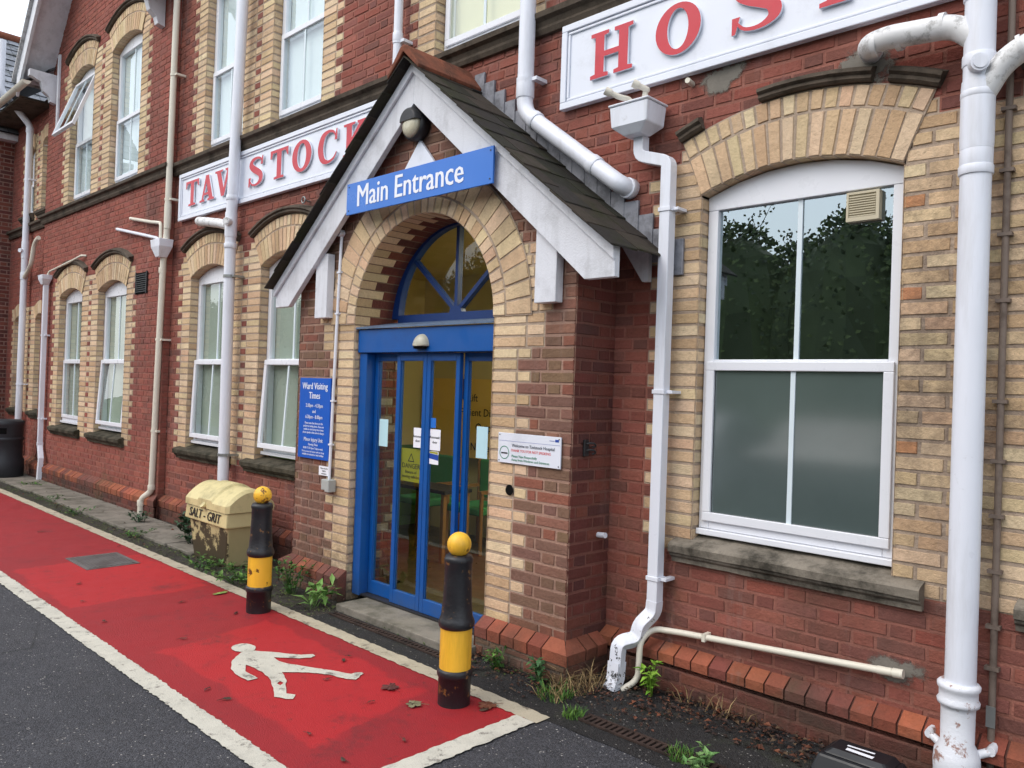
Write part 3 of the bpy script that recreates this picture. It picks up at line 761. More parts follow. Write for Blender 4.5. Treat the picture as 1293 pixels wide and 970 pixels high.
# low eaves and slates left of the bay
b = MB(); b.box(-18, -14.6, 3.50, YW + .2, 6.12, 6.16); b.build('eaves', 'stone_dark', bld)
b = MB(); b.face([(-16.6, 3.42, 6.23), (-14.2, 3.42, 6.23), (-14.2, 5.2, 7.62), (-16.6, 5.2, 7.62)], lin(60, 62, 68))
for k in range(9):
    y0, z0 = 3.42 + k * .19, 6.25 + k * .15
    x = -16.6
    while x < -14.2:
        w_ = .22; c = mul(lin(124, 126, 132), U(.7, 1.15))
        b.face([(x, y0 - .02, z0 + U(0, .008)), (x + w_ - .006, y0 - .02, z0 + U(0, .008)), (x + w_ - .006, y0 + .2, z0 + .15), (x, y0 + .2, z0 + .15)], c)
        x += w_
b.build('low_roof', 'slate', bld)
b = MB(); b.face([(-16.5, 1.8, 6.0), (-16.5, 9, 6.0), (-19.6, 9, 8.8), (-19.6, 1.8, 8.8)], lin(60, 62, 68))
for k in range(16):
    xa, za = -16.5 - k * .19, 6.02 + k * .173
    y = 1.8
    while y < 9:
        c = mul(lin(134, 138, 146), U(.7, 1.15)); lf = U(0, .01)
        b.face([(xa + .02, y + .2, za + lf), (xa + .02, y + .006, za + lf), (xa - .2, y + .006, za + .175), (xa - .2, y + .2, za + .175)][::-1], c); y += .2
b.build('wing_roof', 'slate', bld)
b = MB(); b.tube([(-19.55, 1.8, 8.82), (-19.55, 9, 8.82)], .09, 10); b.build('ridge_tile', 'terracotta', bld)
b = MB(); b.box(-22, -16.76, 1.9, 2.4, 5.9, 6.0); b.box(-22, -16.55, 2.41, YW, 5.9, 6.02); b.build('wing_eaves', 'wood_white', bld)
b = MB()
n = 10; x0, x1 = -18.2, -13.95
rs = []
for xx in (x0, x1): rs.append([b.vert((xx, 3.43 + .06 * math.cos(PI + PI * k / n), 6.22 - .06 * math.sin(PI * k / n))) for k in range(n + 1)])
for k in range(n): b.idx((rs[0][k], rs[1][k], rs[1][k + 1], rs[0][k + 1]), smooth=True)
b.idx(list(rs[0])); b.idx(list(reversed(rs[1])))
b.build('gutter', 'pipe_cream', bld)
# hall behind the doors -------------------------------------------
b = MB()
b.face([(-7.4, YW + .2, .055), (-2.75, YW + .2, .055), (-2.75, 6.1, .055), (-7.4, 6.1, .055)]); b.face([(-5.2, YP + .1, .056), (-3.6, YP + .1, .056), (-3.6, YW + .21, .056), (-5.2, YW + .21, .056)])
b.build('hall_floor', 'hall_floor', bld)
b = MB()
b.face([(-7.4, 6.1, 0), (-2.75, 6.1, 0), (-2.75, 6.1, 3), (-7.4, 6.1, 3)]); b.face([(-7.4, YW + .16, 1), (-7.4, 6.1, 1), (-7.4, 6.1, 3), (-7.4, YW + .16, 3)])
b.face([(-2.75, 6.1, 0), (-2.75, YW + .16, 0), (-2.75, YW + .16, 3), (-2.75, 6.1, 3)]); b.face([(-7.4, 4, 2.98), (-2.75, 4, 2.98), (-2.75, 6.1, 2.98), (-7.4, 6.1, 2.98)])
b.build('hall_wall', 'hall_wall', bld)
b = MB(); b.face([(-7.395, YW + .16, 0), (-7.395, 6.1, 0), (-7.395, 6.1, 1), (-7.395, YW + .16, 1)]); b.box(-7.39, -7.36, YW + .17, 6.05, .056, .16)
b.build('green_dado', 'hall_green', bld)
b = MB(); b.box(-5.3, -2.8, 6.0, 6.08, 2.0, 2.3); b.build('dark_beam', 'void', bld)

# ================================================================== PORCH
por = thing('entrance_porch', 'gabled brick entrance porch with white barge boards, slate roof and blue doors', 'porch', (-4.41, YP, 0))
AX = -4.41; AR = .77
ARC = Opening(AX - AR, AX + AR, .0, 2.165, AR - .0001, .33); ARC.a = PI / 2; ARC.R = AR; ARC.vc = 2.165
class PorchOpening(Opening): pass
def porch_spans(v):
    roof = (3.93 - v) / .83
    a_, b_ = max(-6.0, -4.4 - roof), min(-2.95, -4.4 + roof)
    if b_ - a_ < .06: return []
    big = v > 1.93
    if v < 2.165:
        q_ = (.45 if big else True)
        return [(a_, AX - AR, False, q_), (AX + AR, b_, q_, False)]
    rr = AR + .17; d = v - 2.165
    if d >= rr: return [(a_, b_, False, False)]
    h = math.sqrt(rr * rr - d * d)
    qq = .34 if v < 2.6 else (.2 if v < 2.75 else False)
    if AX - h - a_ < .3: qq = False
    return [(a_, AX - h, False, qq), (AX + h, b_, qq, False)]
pw = MB()
rows(pw, FR(YP), 0, 3.9, porch_spans, BROWN, BROWN_M, q=(.345, .23))
ring(pw, FR(YP), ARC, [(.115, 34), (.225, 30)], 0, depth=.0)
# soffit of the arch: buff headers toothed into red
n = 34
for k in range(n):
    a0, a1 = PI / 2 - PI * k / n, PI / 2 - PI * (k + 1) / n
    d1 = .14 if k % 2 else .23
    for (n0, n1, pal) in ((0.0, d1, YEL), (d1, .42, DRED)):
        gq = .006
        c = mul(pick(pal), .9)
        for (s0, s1, cc) in ((a0 - gq, a1 + gq, c), (a1 + gq, a1, lin(120, 96, 80)), (a0, a0 - gq, lin(120, 96, 80))):
            e = (AX + AR * math.sin(s0), 2.165 + AR * math.cos(s0)); f = (AX + AR * math.sin(s1), 2.165 + AR * math.cos(s1))
            pw.face([(f[0], YP - .004 + n0, f[1]), (e[0], YP - .004 + n0, e[1]), (e[0], YP - .004 + n1, e[1]), (f[0], YP - .004 + n1, f[1])], cc)
rows(pw, FX(AX - AR), 0, 2.165, lambda v: [(YP - .003, YP + .125, False, False)], YEL, YEL_M)
rows(pw, FX(AX - AR), 0, 2.165, lambda v: [(YP + .126, YP + .5, False, False)], [lin(120, 66, 60), lin(104, 58, 54), lin(150, 140, 132), lin(110, 70, 62)], lin(120, 100, 92))
rows(pw, FXM(AX + AR), 0, 2.165, lambda v: [(-YP - .5, -YP + .003, False, False)], YEL, YEL_M)
rows(pw, FX(-2.95), 0, 2.75, lambda v: [(YP, YW, False, False)], DRED, DRED_M)
rows(pw, FXM(-6.0), 0, 2.7, lambda v: [(-YW, -YP, False, False)], DRED, DRED_M)
PZ = dict(ztop=.24, zmid=.185, zlow=.115)
plinth(pw, FR(YP), -6.0, AX - AR - .0, 1, 0, **PZ, face=BROWN, facem=lin(120, 104, 92)); plinth(pw, FR(YP), AX + AR, -2.95, 0, 1, **PZ, face=BROWN, facem=lin(120, 104, 92))
plinth(pw, FX(-2.95), YP, YW - .08, 1, 0, **PZ); plinth(pw, FXM(-6.0), -YW + .08, -YP, 0, 1, **PZ)
# stop-chamfer brick ends of the plinth at the jambs
for xs in (AX - AR, AX + AR):
    pw.face([(xs, YP, .0), (xs, YP - .079, .0), (xs, YP - .079, .185), (xs, YP, .24)] if xs > AX else [(xs, YP - .079, 0), (xs, YP, 0), (xs, YP, .24), (xs, YP - .079, .185)], pick(ORG))
pw.build('wall', 'brick', por)
# step
b = MB(); b.box(-5.0, -3.62, 3.37, 3.66, 0, .058); b.build('door_step', 'concrete', por, bevel=.008)
# barge boards
def roofz(x, top=3.985, s=.818): return top - s * abs(x - AX)
for sd in (-1, 1):
    X = lambda d: AX + sd * d
    pts = [(X(0), 3.985), (X(0), 3.695), (X(1.60), 2.335), (X(1.81), 2.335), (X(1.81), 3.985 - .818 * 1.81)]
    if sd < 0: pts = pts
    else: pts = pts[::-1]
    pts = [(u, v) for u, v in pts]
    # counter-clockwise check
    ar_ = sum(pts[i][0] * pts[(i + 1) % 5][1] - pts[(i + 1) % 5][0] * pts[i][1] for i in range(5))
    if ar_ < 0: pts = pts[::-1]
    b = MB(); b.prism(pts, FR(3.47), -.045, 0); b.build('barge_board', 'wood_white', por, bevel=.004)
    mo = [(X(0), 3.986), (X(0), 3.91), (X(1.815), 3.91 - .818 * 1.815), (X(1.815), 3.986 - .818 * 1.815)]
    ar_ = sum(mo[i][0] * mo[(i + 1) % 4][1] - mo[(i + 1) % 4][0] * mo[i][1] for i in range(4))
    if ar_ < 0: mo = mo[::-1]
    b = MB(); b.prism(mo, FR(3.4675), 0, .02); mo2 = [(u, v + (.0 if i_ in (0, 3) else .035)) for i_, (u, v) in enumerate(mo)]
    b.build('verge_moulding', 'wood_white', por, bevel=.004)
    # soffit behind the barge board
    b = MB(); so_ = [(X(.06), 3.93), (X(1.78), 3.93 - .818 * 1.72), (X(1.78), 3.95 - .818 * 1.72), (X(.06), 3.95)]
    ar_ = sum(so_[i][0] * so_[(i + 1) % 4][1] - so_[(i + 1) % 4][0] * so_[i][1] for i in range(4))
    if ar_ < 0: so_ = so_[::-1]
    b.prism(so_, FR(0), -YW + .01, -3.516); b.build('soffit', 'wood_white', por)
    # hanging post under the board
    hx = -3.137 if sd > 0 else -5.57
    b = MB(); b.box(hx - .085, hx + .085, 3.505, YP - .008, 2.225, 2.74); b.build('bracket_post', 'wood_white', por, bevel=.004)
    # rear bracket at the main wall
    b = MB(); q_ = [(X(1.36), 2.83), (X(1.68), 2.37), (X(1.72), 2.37), (X(1.72), 2.53), (X(1.36), 2.86)]
    ar_ = sum(q_[i][0] * q_[(i + 1) % 5][1] - q_[(i + 1) % 5][0] * q_[i][1] for i in range(5))
    if ar_ < 0: q_ = q_[::-1]
    b.prism(q_, FR(YW), .012, .05); b.build('rear_bracket', 'wood_white', por)
# slates
rf = MB()
for sd in (-1, 1):
    nrow = 11; L = 1.83 / nrow
    for r in range(nrow):
        d0 = 1.85 - r * L; d1 = max(.0, d0 - L * 1.7)
        yy = 3.375; k = 0; 
        wds = [.14, .24, .24] if r % 2 else [.25, .24, .13]
        for w_ in wds:
            y1 = min(yy + w_, YW - .001); th = .011; lift = .02 + U(-.004, .007); sg = U(-.008, .006)
            c = mul(random.choice([lin(54, 48, 43), lin(46, 43, 40), lin(62, 55, 48), lin(44, 43, 35)]), U(.8, 1.15))
            q4 = [(AX + sd * d0, 3.985 - .818 * d0 + lift + sg), (AX + sd * d1, 3.985 - .818 * d1 + .006), (AX + sd * d1, 3.985 - .818 * d1 + .006 + th), (AX + sd * d0, 3.985 - .818 * d0 + lift + sg + th)]
            if sd < 0: q4 = q4[::-1]
            a_ = sum(q4[i][0] * q4[(i + 1) % 4][1] - q4[(i + 1) % 4][0] * q4[i][1] for i in range(4))
            if a_ < 0: q4 = q4[::-1]
            rf.prism(q4, FR(0), -(y1 - .003), -(yy + U(-.008, .004) * (k == 0)), c); yy = y1; k += 1
ro = rf.build('roof', 'slate', por)
b = MB()
yy = 3.36
for k in range(2):
    y1 = [3.66, 3.965][k]
    q5 = [(AX - .17, 3.87), (AX - .012, 4.045), (AX + .012, 4.045), (AX + .17, 3.87), (AX + .16, 3.905), (AX + .02, 4.075), (AX - .02, 4.075), (AX - .16, 3.905)]
    q5 = [(AX - .17, 3.875), (AX, 4.03), (AX + .17, 3.875), (AX + .178, 3.90), (AX + .03, 4.07), (AX - .03, 4.07), (AX - .178, 3.90)]
    b.prism(q5, FR(0), -y1 + .004, -yy); yy = y1
b.build('ridge_tile', 'terracotta', ro, bevel=.006)
# stepped lead flashing
for sd in (-1, 1):
    b = MB()
    for k in range(17):
        d = .10 + k * .108
        z_ = 3.985 - .818 * d
        x0_, x1_ = AX + sd * d, AX + sd * (d + .104)
        b.box(min(x0_, x1_), max(x0_, x1_), YW - .012 - U(0, .004), YW + .002, z_ - .09, z_ + .115 + U(-.008, .008))
        # turned edge
        b.box(x1_ - .004, x1_ + .004, YW - .02, YW - .0125, z_ - .09, z_ + .10)
    b.build('flashing', 'lead', por)
# fanlight
yf = 3.93; fr_ = MB()
n = 28; P = FR(yf)
pt = lambda r, a: (AX + r * math.cos(a), 2.235 + r * math.sin(a))
R1, R0 = .765, .685
for k in range(n):
    a0, a1 = PI * k / n, PI * (k + 1) / n
    fr_.prism([pt(R0, a0), pt(R1, a0), pt(R1, a1), pt(R0, a1)], P, -.06, 0)
fr_.prism(rect(AX - R0 + .002, AX + R0 - .002, 2.19, 2.262), P, -.06, .004)
for a in (PI / 2, PI / 2 - .84, PI / 2 + .84):
    dx, dz = math.cos(a), math.sin(a); w_ = .016
    p0, p1 = (AX + dx * .03, 2.262 + dz * .03 + .002), (AX + dx * (R0 - .01), 2.235 + dz * (R0 - .01))
    fr_.prism([(p0[0] + dz * w_, p0[1] - dx * w_), (p1[0] + dz * w_, p1[1] - dx * w_), (p1[0] - dz * w_, p1[1] + dx * w_), (p0[0] - dz * w_, p0[1] + dx * w_)], P, -.05, -.004 - .003 * (a != PI / 2))
fr_.prism([(AX - .07, 2.2625), (AX + .07, 2.2625), (AX + .05, 2.31), (AX - .05, 2.31)], P, -.05, -.001)
fo = fr_.build('fanlight', 'blue_dark', por)
b = MB(); b.face([P(*pt(R0 + .01, PI * k / 20), -.035) for k in range(21)]); b.build('pane', 'door_glass', fo)
b = MB(); b.box(AX - AR, AX + AR, 3.60, 3.99, 2.135, 2.15); 
bc = MB(); 
q_ = [(3.585, 2.128), (3.585, 2.142), (3.94, 2.205), (3.94, 2.185)]
bc.prism(q_[::-1], FXM(0) if False else (lambda u, v, n: (n, u, v)), AX - AR - .02, AX + AR, ); bc.build('cap_flashing', 'cap', por)
# door set
b = MB()
b.box(AX - AR + .012, AX + AR - .005, 3.605, 3.80, 1.945, 2.125)
b.box(AX - AR + .012, AX - AR + .105, 3.625, 3.78, .06, 1.9445); b.box(AX + AR - .045, AX + AR - .005, 3.625, 3.78, .06, 1.9445)
b.build('door_frame', 'blue', por, bevel=.004)
bd = [-5.073, -4.745, -4.395, -4.04, -3.702]
for k in range(4):
    x0, x1 = bd[k], bd[k + 1]; yl = 3.665 if k in (1, 2) else 3.705; P = FR(yl)
    if k in (1, 2): x0 -= .0; x1 -= .0
    b = MB(); st = .042
    b.prism(rect(x0 + .002, x0 + st, .075, 1.942), P, -.035, 0); b.prism(rect(x1 - st, x1 - .002, .075, 1.942), P, -.035, 0)
    b.prism(rect(x0 + st + .0005, x1 - st - .0005, .075, .175), P, -.035, 0); b.prism(rect(x0 + st + .0005, x1 - st - .0005, 1.885, 1.942), P, -.035, 0)
    # glazing beads
    b.prism(rect(x0 + st - .001, x0 + st + .006, .176, 1.884), P, -.03, -.012); b.prism(rect(x1 - st - .006, x1 - st + .001, .176, 1.884), P, -.03, -.012)
    dl = b.build('door_leaf', 'blue', por, bevel=.003)
    g_ = MB(); g_.face([P(x0 + st, .175, -.016), P(x1 - st, .175, -.016), P(x1 - st, 1.885, -.016), P(x0 + st, 1.885, -.016)]); g_.build('pane', 'door_glass', dl)
b = MB(); b.box(bd[0], bd[-1], 3.64, 3.74, .06, .073); b.build('threshold_track', 'dark_metal', por)

# ================================================================== SIGNS
def S_path(pts, ws, n=40):
    """smooth stroke with varying width -> outline"""
    def cat(P_, t):
        k = min(int(t), len(P_) - 2); f = t - k
        p0, p1, p2, p3 = P_[max(0, k - 1)], P_[k], P_[k + 1], P_[min(len(P_) - 1, k + 2)]
        return [.5 * (2 * p1[i] + (p2[i] - p0[i]) * f + (2 * p0[i] - 5 * p1[i] + 4 * p2[i] - p3[i]) * f * f + (3 * p1[i] - p0[i] - 3 * p2[i] + p3[i]) * f ** 3) for i in range(len(p1))]
    Q = [cat([(*p, w) for p, w in zip(pts, ws)], (len(pts) - 1) * k / n * .9999) for k in range(n + 1)]
    L, R_ = [], []
    for k in range(n + 1):
        a_, b_ = Q[max(0, k - 1)], Q[min(n, k + 1)]; dx, dy = b_[0] - a_[0], b_[1] - a_[1]; d = math.hypot(dx, dy) or 1
        nx, ny = -dy / d, dx / d; w_ = Q[k][2] / 2
        L.append((Q[k][0] + nx * w_, Q[k][1] + ny * w_)); R_.append((Q[k][0] - nx * w_, Q[k][1] - ny * w_))
    return L + R_[::-1]
def ell(cx, cy, rx, ry, n=36): return [(cx + rx * math.cos(2 * PI * k / n), cy + ry * math.sin(2 * PI * k / n)) for k in range(n)]
GL = {
 'T': [[(0,.72),(.05,.72),(.12,.9),(.30,.9),(.30,.09),(.18,.07),(.18,0),(.62,0),(.62,.07),(.50,.09),(.50,.9),(.68,.9),(.75,.72),(.8,.72),(.8,1),(0,1)]],
 'I': [[(0,0),(.42,0),(.42,.07),(.31,.09),(.31,.91),(.42,.93),(.42,1),(0,1),(0,.93),(.11,.91),(.11,.09),(0,.07)]],
 'A': [[(-.02,0),(.28,0),(.28,.07),(.2,.09),(.245,.24),(.5,.24),(.545,.09),(.46,.07),(.46,0),(.86,0),(.86,.07),(.77,.09),(.51,1),(.33,1),(.1,.09),(-.02,.07)], [(.27,.33),(.475,.33),(.372,.72)]],
 'V': [[(-.02,1),(.4,1),(.4,.93),(.3,.91),(.47,.3),(.63,.91),(.54,.93),(.54,1),(.86,1),(.86,.93),(.76,.91),(.5,0),(.34,0),(.08,.91),(-.02,.93)]],
 'O': [ell(.43,.5,.43,.52), ell(.43,.5,.2,.41)[::-1]],
 'K': [[(0,0),(.42,0),(.42,.07),(.31,.09),(.31,.38),(.38,.46),(.56,.09),(.5,.07),(.5,0),(.9,0),(.9,.07),(.8,.09),(.52,.6),(.72,.9),(.84,.93),(.84,1),(.5,1),(.5,.93),(.56,.91),(.31,.55),(.31,.91),(.42,.93),(.42,1),(0,1),(0,.93),(.11,.91),(.11,.09),(0,.07)]],
 'H': [[(0,0),(.4,0),(.4,.08),(.3,.1),(.3,.44),(.62,.44),(.62,.1),(.52,.08),(.52,0),(.92,0),(.92,.08),(.82,.1),(.82,.9),(.92,.92),(.92,1),(.52,1),(.52,.92),(.62,.9),(.62,.56),(.3,.56),(.3,.9),(.4,.92),(.4,1),(0,1),(0,.92),(.1,.9),(.1,.1),(0,.08)]],
 'P': [[(0,0),(.42,0),(.42,.08),(.31,.1),(.31,.42),(.5,.42),(.66,.47),(.76,.58),(.79,.72),(.76,.86),(.66,.96),(.5,1),(0,1),(0,.92),(.1,.9),(.1,.1),(0,.08)], [(.31,.52),(.46,.52),(.55,.6),(.58,.72),(.55,.84),(.46,.9),(.31,.9)]],
 'L': [[(0,0),(.74,0),(.76,.34),(.69,.34),(.6,.1),(.31,.1),(.31,.9),(.42,.92),(.42,1),(0,1),(0,.92),(.1,.9),(.1,.1),(0,.08)]],
}
GL['S'] = [S_path([(.66,.76),(.60,.90),(.40,.965),(.19,.90),(.145,.74),(.28,.59),(.46,.47),(.60,.34),(.60,.15),(.42,.03),(.20,.06),(.08,.24)], [.03,.07,.09,.14,.2,.22,.22,.2,.16,.09,.06,.03])]
GL['S'].append([(.585,.70),(.70,.70),(.70,1.0),(.655,1.0)]); GL['S'].append([(.02,.32),(.135,.32),(.07,.0),(.02,.0)])
GL['C'] = [S_path([(.76,.74),(.66,.92),(.45,.975),(.22,.86),(.12,.5),(.22,.14),(.45,.025),(.68,.1),(.80,.28)], [.03,.07,.1,.19,.23,.19,.1,.07,.03]), [(.70,.66),(.81,.66),(.81,1.0),(.765,1.0)]]
def name_board(label, x0, x1, z0, z1, letters, lab, zl, hgt):
    t = thing('name_sign', label, 'sign', ((x0 + x1) / 2, YW, z0))
    P = FR(YW)
    b = MB(); b.prism(rect(x0, x1, z0, z1), P, .006, .03)
    bo = b.build('board', 'sign_white', t)
    b = MB()
    for (a0, a1, d) in ((0, .045, .05), (.05, .068, .042)):
        b.prism(rect(x0 + a0, x1 - a0, z0 + a0, z0 + a1), P, .0305, d); b.prism(rect(x0 + a0, x1 - a0, z1 - a1, z1 - a0), P, .0305, d)
        b.prism(rect(x0 + a0, x0 + a1, z0 + a1 + .0005, z1 - a1 - .0005), P, .0305, d); b.prism(rect(x1 - a1, x1 - a0, z0 + a1 + .0005, z1 - a1 - .0005), P, .0305, d)
    b.build('moulding', 'sign_white', t, bevel=.005)
    for ch, xa, xb in letters:
        w_ = max(p[0] for s_ in GL[ch] for p in s_); m0 = min(p[0] for s_ in GL[ch] for p in s_)
        sx = (xb - xa) / (w_ - m0)
        for k_, s_ in enumerate([GL[ch]] if ch not in 'SC' else [[q] for q in GL[ch]]):
            polys = [[((x - m0) * sx, y * hgt) for x, y in pl] for pl in s_]
            cu = outline_curve(polys); cu.extrude = .008
            if ch in 'SC' and k_ > 0:
                o2 = curve_mesh('serif', cu, facing_road(xa, YW - .046 + .001 * k_, zl), ['letter_red', 'sign_white'], lo)
            else:
                lo = curve_mesh('letter', cu, facing_road(xa, YW - .046, zl), ['letter_red', 'sign_white'], t)
    return t
name_board('white board with raised red letters TAVISTOCK left of the porch', -9.38, -5.32, 3.55, 4.10,
    [('T',-9.17,-8.83),('A',-8.80,-8.44),('V',-8.43,-8.05),('I',-8.07,-7.95),('S',-7.665,-7.37),('T',-7.225,-6.885),('O',-6.81,-6.47),('C',-6.36,-6.05),('K',-5.95,-5.58)], None, 3.69, .29)
name_board('white board with raised red letters HOSPITAL above the right window', -3.435, .9, 3.555, 4.11,
    [('H',-3.18,-2.855),('O',-2.69,-2.385),('S',-2.19,-1.90),('P',-1.70,-1.40),('I',-1.18,-1.0),('T',-.80,-.46),('A',-.30,.06),('L',.25,.53)], None, 3.69, .29)
# main entrance sign
t = thing('entrance_sign', 'blue sign reading Main Entrance fixed across the porch gable', 'sign', (-4.33, 3.43, 2.98))
b = MB(); b.box(-5.13, -3.535, 3.425, 3.44, 2.985, 3.222); b.build('board', 'sign_blue', t, bevel=.002)
text('lettering', [('Main Entrance', -.0, 0, .232, 'CENTER', .018)], facing_road(-4.40, 3.4235, 3.035) @ Matrix.Scale(.895, 4, (1, 0, 0)), 'ink_white', t)
b = MB()
for x_ in (-5.10, -3.56):
    for z_ in (3.015, 3.195): b.tube([(x_, 3.425, z_), (x_, 3.4225, z_)], .006, 8)
b.build('screw', 'dark_metal', t)
b = MB(); b.prism([(-4.60, 3.262), (-4.245, 3.262), (-4.425, 3.46)], FR(YP), .008, .03)
tag(b.build('sign_arrow', 'sign_white'), 'white triangular panel on the gable brickwork above the blue entrance sign', 'panel')
# ward board
t = thing('ward_times_sign', 'tall blue board of ward visiting times left of the doors', 'sign', (-5.69, YP, 1.07))
b = MB(); b.box(-5.925, -5.463, YP - .02, YP - .007, 1.07, 1.737); b.build('board', 'ward_blue', t, bevel=.002)
cx = -5.694
text('lettering', [('Ward Visiting', 0, .575, .078, 'CENTER', .02), ('Times', 0, .497, .078, 'CENTER', .02),
    ('2.00pm - 4.30pm', 0, .425, .043, 'CENTER', .012), ('and', 0, .378, .04, 'CENTER', .01), ('6.30pm - 8.00pm', 0, .331, .043, 'CENTER', .012),
    ('Please note that these are the', 0, .285, .0255, 'CENTER', .0), ('preferred visiting times. If you are', 0, .259, .0255, 'CENTER', .0), ('unable to visit during these times', 0, .233, .0255, 'CENTER', .0), ('please speak to the nurse in charge.', 0, .207, .0255, 'CENTER', .0),
    ('Minor Injury Unit', 0, .142, .046, 'CENTER', .012), ('Opening Times', 0, .108, .027, 'CENTER', .006), ('08.00-17.30 Open 7 days a week', 0, .078, .0255, 'CENTER', .0),
    ('This is a nurse led service with no X-ray', 0, .05, .0235, 'CENTER', .0), ('available at weekends or bank holidays', 0, .026, .0235, 'CENTER', .0)], facing_road(cx, YP - .0212, 1.07) @ Matrix.Scale(.88, 4, (1, 0, 0)), 'ink_white', t, .0004)
t = thing('small_notice', 'small white notice under the blue ward board', 'notice', (-5.53, YP, .95))
b = MB(); b.box(-5.602, -5.447, YP - .014, YP - .006, .948, 1.022); b.build('board', 'paper', t)
text('lettering', [('Please ring the', 0, .052, .018, 'CENTER', 0), ('bell for', 0, .031, .018, 'CENTER', 0), ('assistance', 0, .01, .018, 'CENTER', 0)], facing_road(-5.525, YP - .0152, .948), 'ink_black', t, .0003)
# welcome board
t = thing('welcome_sign', 'white welcome and no smoking board right of the doors', 'sign', (-3.28, YP, 1.24))
b = MB(); b.box(-3.543, -3.021, YP - .016, YP - .006, 1.237, 1.425); b.build('board', 'sign_white', t, bevel=.0015)
F = facing_road(-3.543, YP - .0172, 1.237)
text('lettering', [('Welcome to Tavistock Hospital', .122, .104, .0275, 'LEFT', .004)], F, 'ink_grey', t, .0004)
text('red_lettering', [('THANK YOU FOR NOT SMOKING', .122, .074, .0235, 'LEFT', 0)], F @ Matrix.Scale(.93, 4, (1, 0, 0)), 'ink_red', t, .0004)
text('green_lettering', [('Please Vape Respectfully', .122, .04, .0215, 'LEFT', 0), ('Away from Windows and Entrances', .122, .017, .0215, 'LEFT', 0)], F, 'ink_green', t, .0004)
b = MB(); PW = FR(YP - .016)
for k in range(28):
    a0, a1 = 2 * PI * k / 28, 2 * PI * (k + 1) / 28
    b.face([PW(-3.485 + r_ * math.cos(a_), 1.301 + r_ * math.sin(a_), .0012) for r_, a_ in ((.037, a0), (.042, a0), (.042, a1), (.037, a1))])
b.build('green_ring', 'ink_green', t)
b = MB(); b.face([PW(u, v, .0012) for u, v in rect(-3.513, -3.457, 1.293, 1.302)]); b.build('cigarette', 'ink_black', t)
b = MB(); b.face([PW(u, v, .0012) for u, v in rect(-3.538, -3.026, 1.3745, 1.376)]); b.face([PW(u, v, .0012) for u, v in rect(-3.065, -3.036, 1.394, 1.409)]); b.face([PW(u, v, .0012) for u, v in rect(-3.11, -3.07, 1.398, 1.401)]); b.build('emblem', 'ink_blue', t)
b = MB()
for x_ in (-3.53, -3.034):
    for z_ in (1.25, 1.412): b.tube([(x_, YP - .016, z_), (x_, YP - .0185, z_)], .004, 8)
b.build('screw', 'dark_metal', t)
# notices on the door glass
def notice(name, label, x0, x1, z0, z1, y, mat, lines=(), ink='ink_black', group=None):
    b = MB(); b.face([(x0, y, z0), (x1, y, z0), (x1, y, z1), (x0, y, z1)])
    o_ = tag(b.build(name, mat), label, 'notice', group)
    if lines: text('lettering', lines, facing_road((x0 + x1) / 2, y - .001, z0), ink, o_, .0002)
    return o_
yq = 3.678; yo = 3.716
notice('paper_notice', 'plain pale blue sheet on the far left door pane', -5.005, -4.895, 1.225, 1.435, yo, 'paper_blue')
notice('paper_notice', 'plain pale blue sheet on the far right door pane', -3.905, -3.795, 1.225, 1.44, yo, 'paper_blue')
notice('paper_notice', 'white Automatic door notice on the second pane from the left', -4.535, -4.435, 1.25, 1.395, yq, 'paper', [('Automatic', 0, .075, .026, 'CENTER', .003), ('door', 0, .042, .026, 'CENTER', .003)])
notice('paper_notice', 'white Automatic door notice on the third pane, right of the centre stile', -4.352, -4.235, 1.245, 1.395, yq, 'paper', [('Automatic', 0, .085, .026, 'CENTER', .003), ('door', 0, .05, .026, 'CENTER', .003)])
o_ = notice('safety_sticker', 'small blue and white sticker below the third pane notice', -4.352, -4.25, 1.145, 1.238, yq, 'paper')
b = MB(); b.face([(-4.352, yq - .001, 1.185), (-4.25, yq - .001, 1.175), (-4.25, yq - .001, 1.215), (-4.352, yq - .001, 1.222)]); b.build('blue_band', 'ink_blue', o_)
b = MB(); b.face([(-4.345, yq - .001, 1.224), (-4.257, yq - .001, 1.218), (-4.257, yq - .001, 1.235), (-4.345, yq - .001, 1.236)]); b.build('yellow_band', 'danger', o_)
notice('blue_sticker', 'plain bright blue sticker above the third pane notice', -4.345, -4.29, 1.405, 1.475, yq, 'sign_blue')
o_ = notice('danger_sticker', 'yellow danger beware moving vehicles sticker low on the second door pane', -4.70, -4.46, .99, 1.235, 3.70, 'danger', [('DANGER', 0, .10, .052, 'CENTER', .006), ('Beware of', 0, .062, .032, 'CENTER', .002), ('moving vehicles', 0, .028, .032, 'CENTER', .002)])
b = MB(); cx_, cz_ = -4.58, 1.16
for r0_, r1_ in ((.030, .044),):
    for k in range(3):
        a0, a1 = PI / 2 + k * 2 * PI / 3, PI / 2 + (k + 1) * 2 * PI / 3
        b.face([(cx_ + r_ * math.cos(a_), 3.699, cz_ + r_ * math.sin(a_)) for r_, a_ in ((r0_, a0), (r1_, a0), (r1_, a1), (r0_, a1))])
b.build('warning_triangle', 'ink_black', o_)
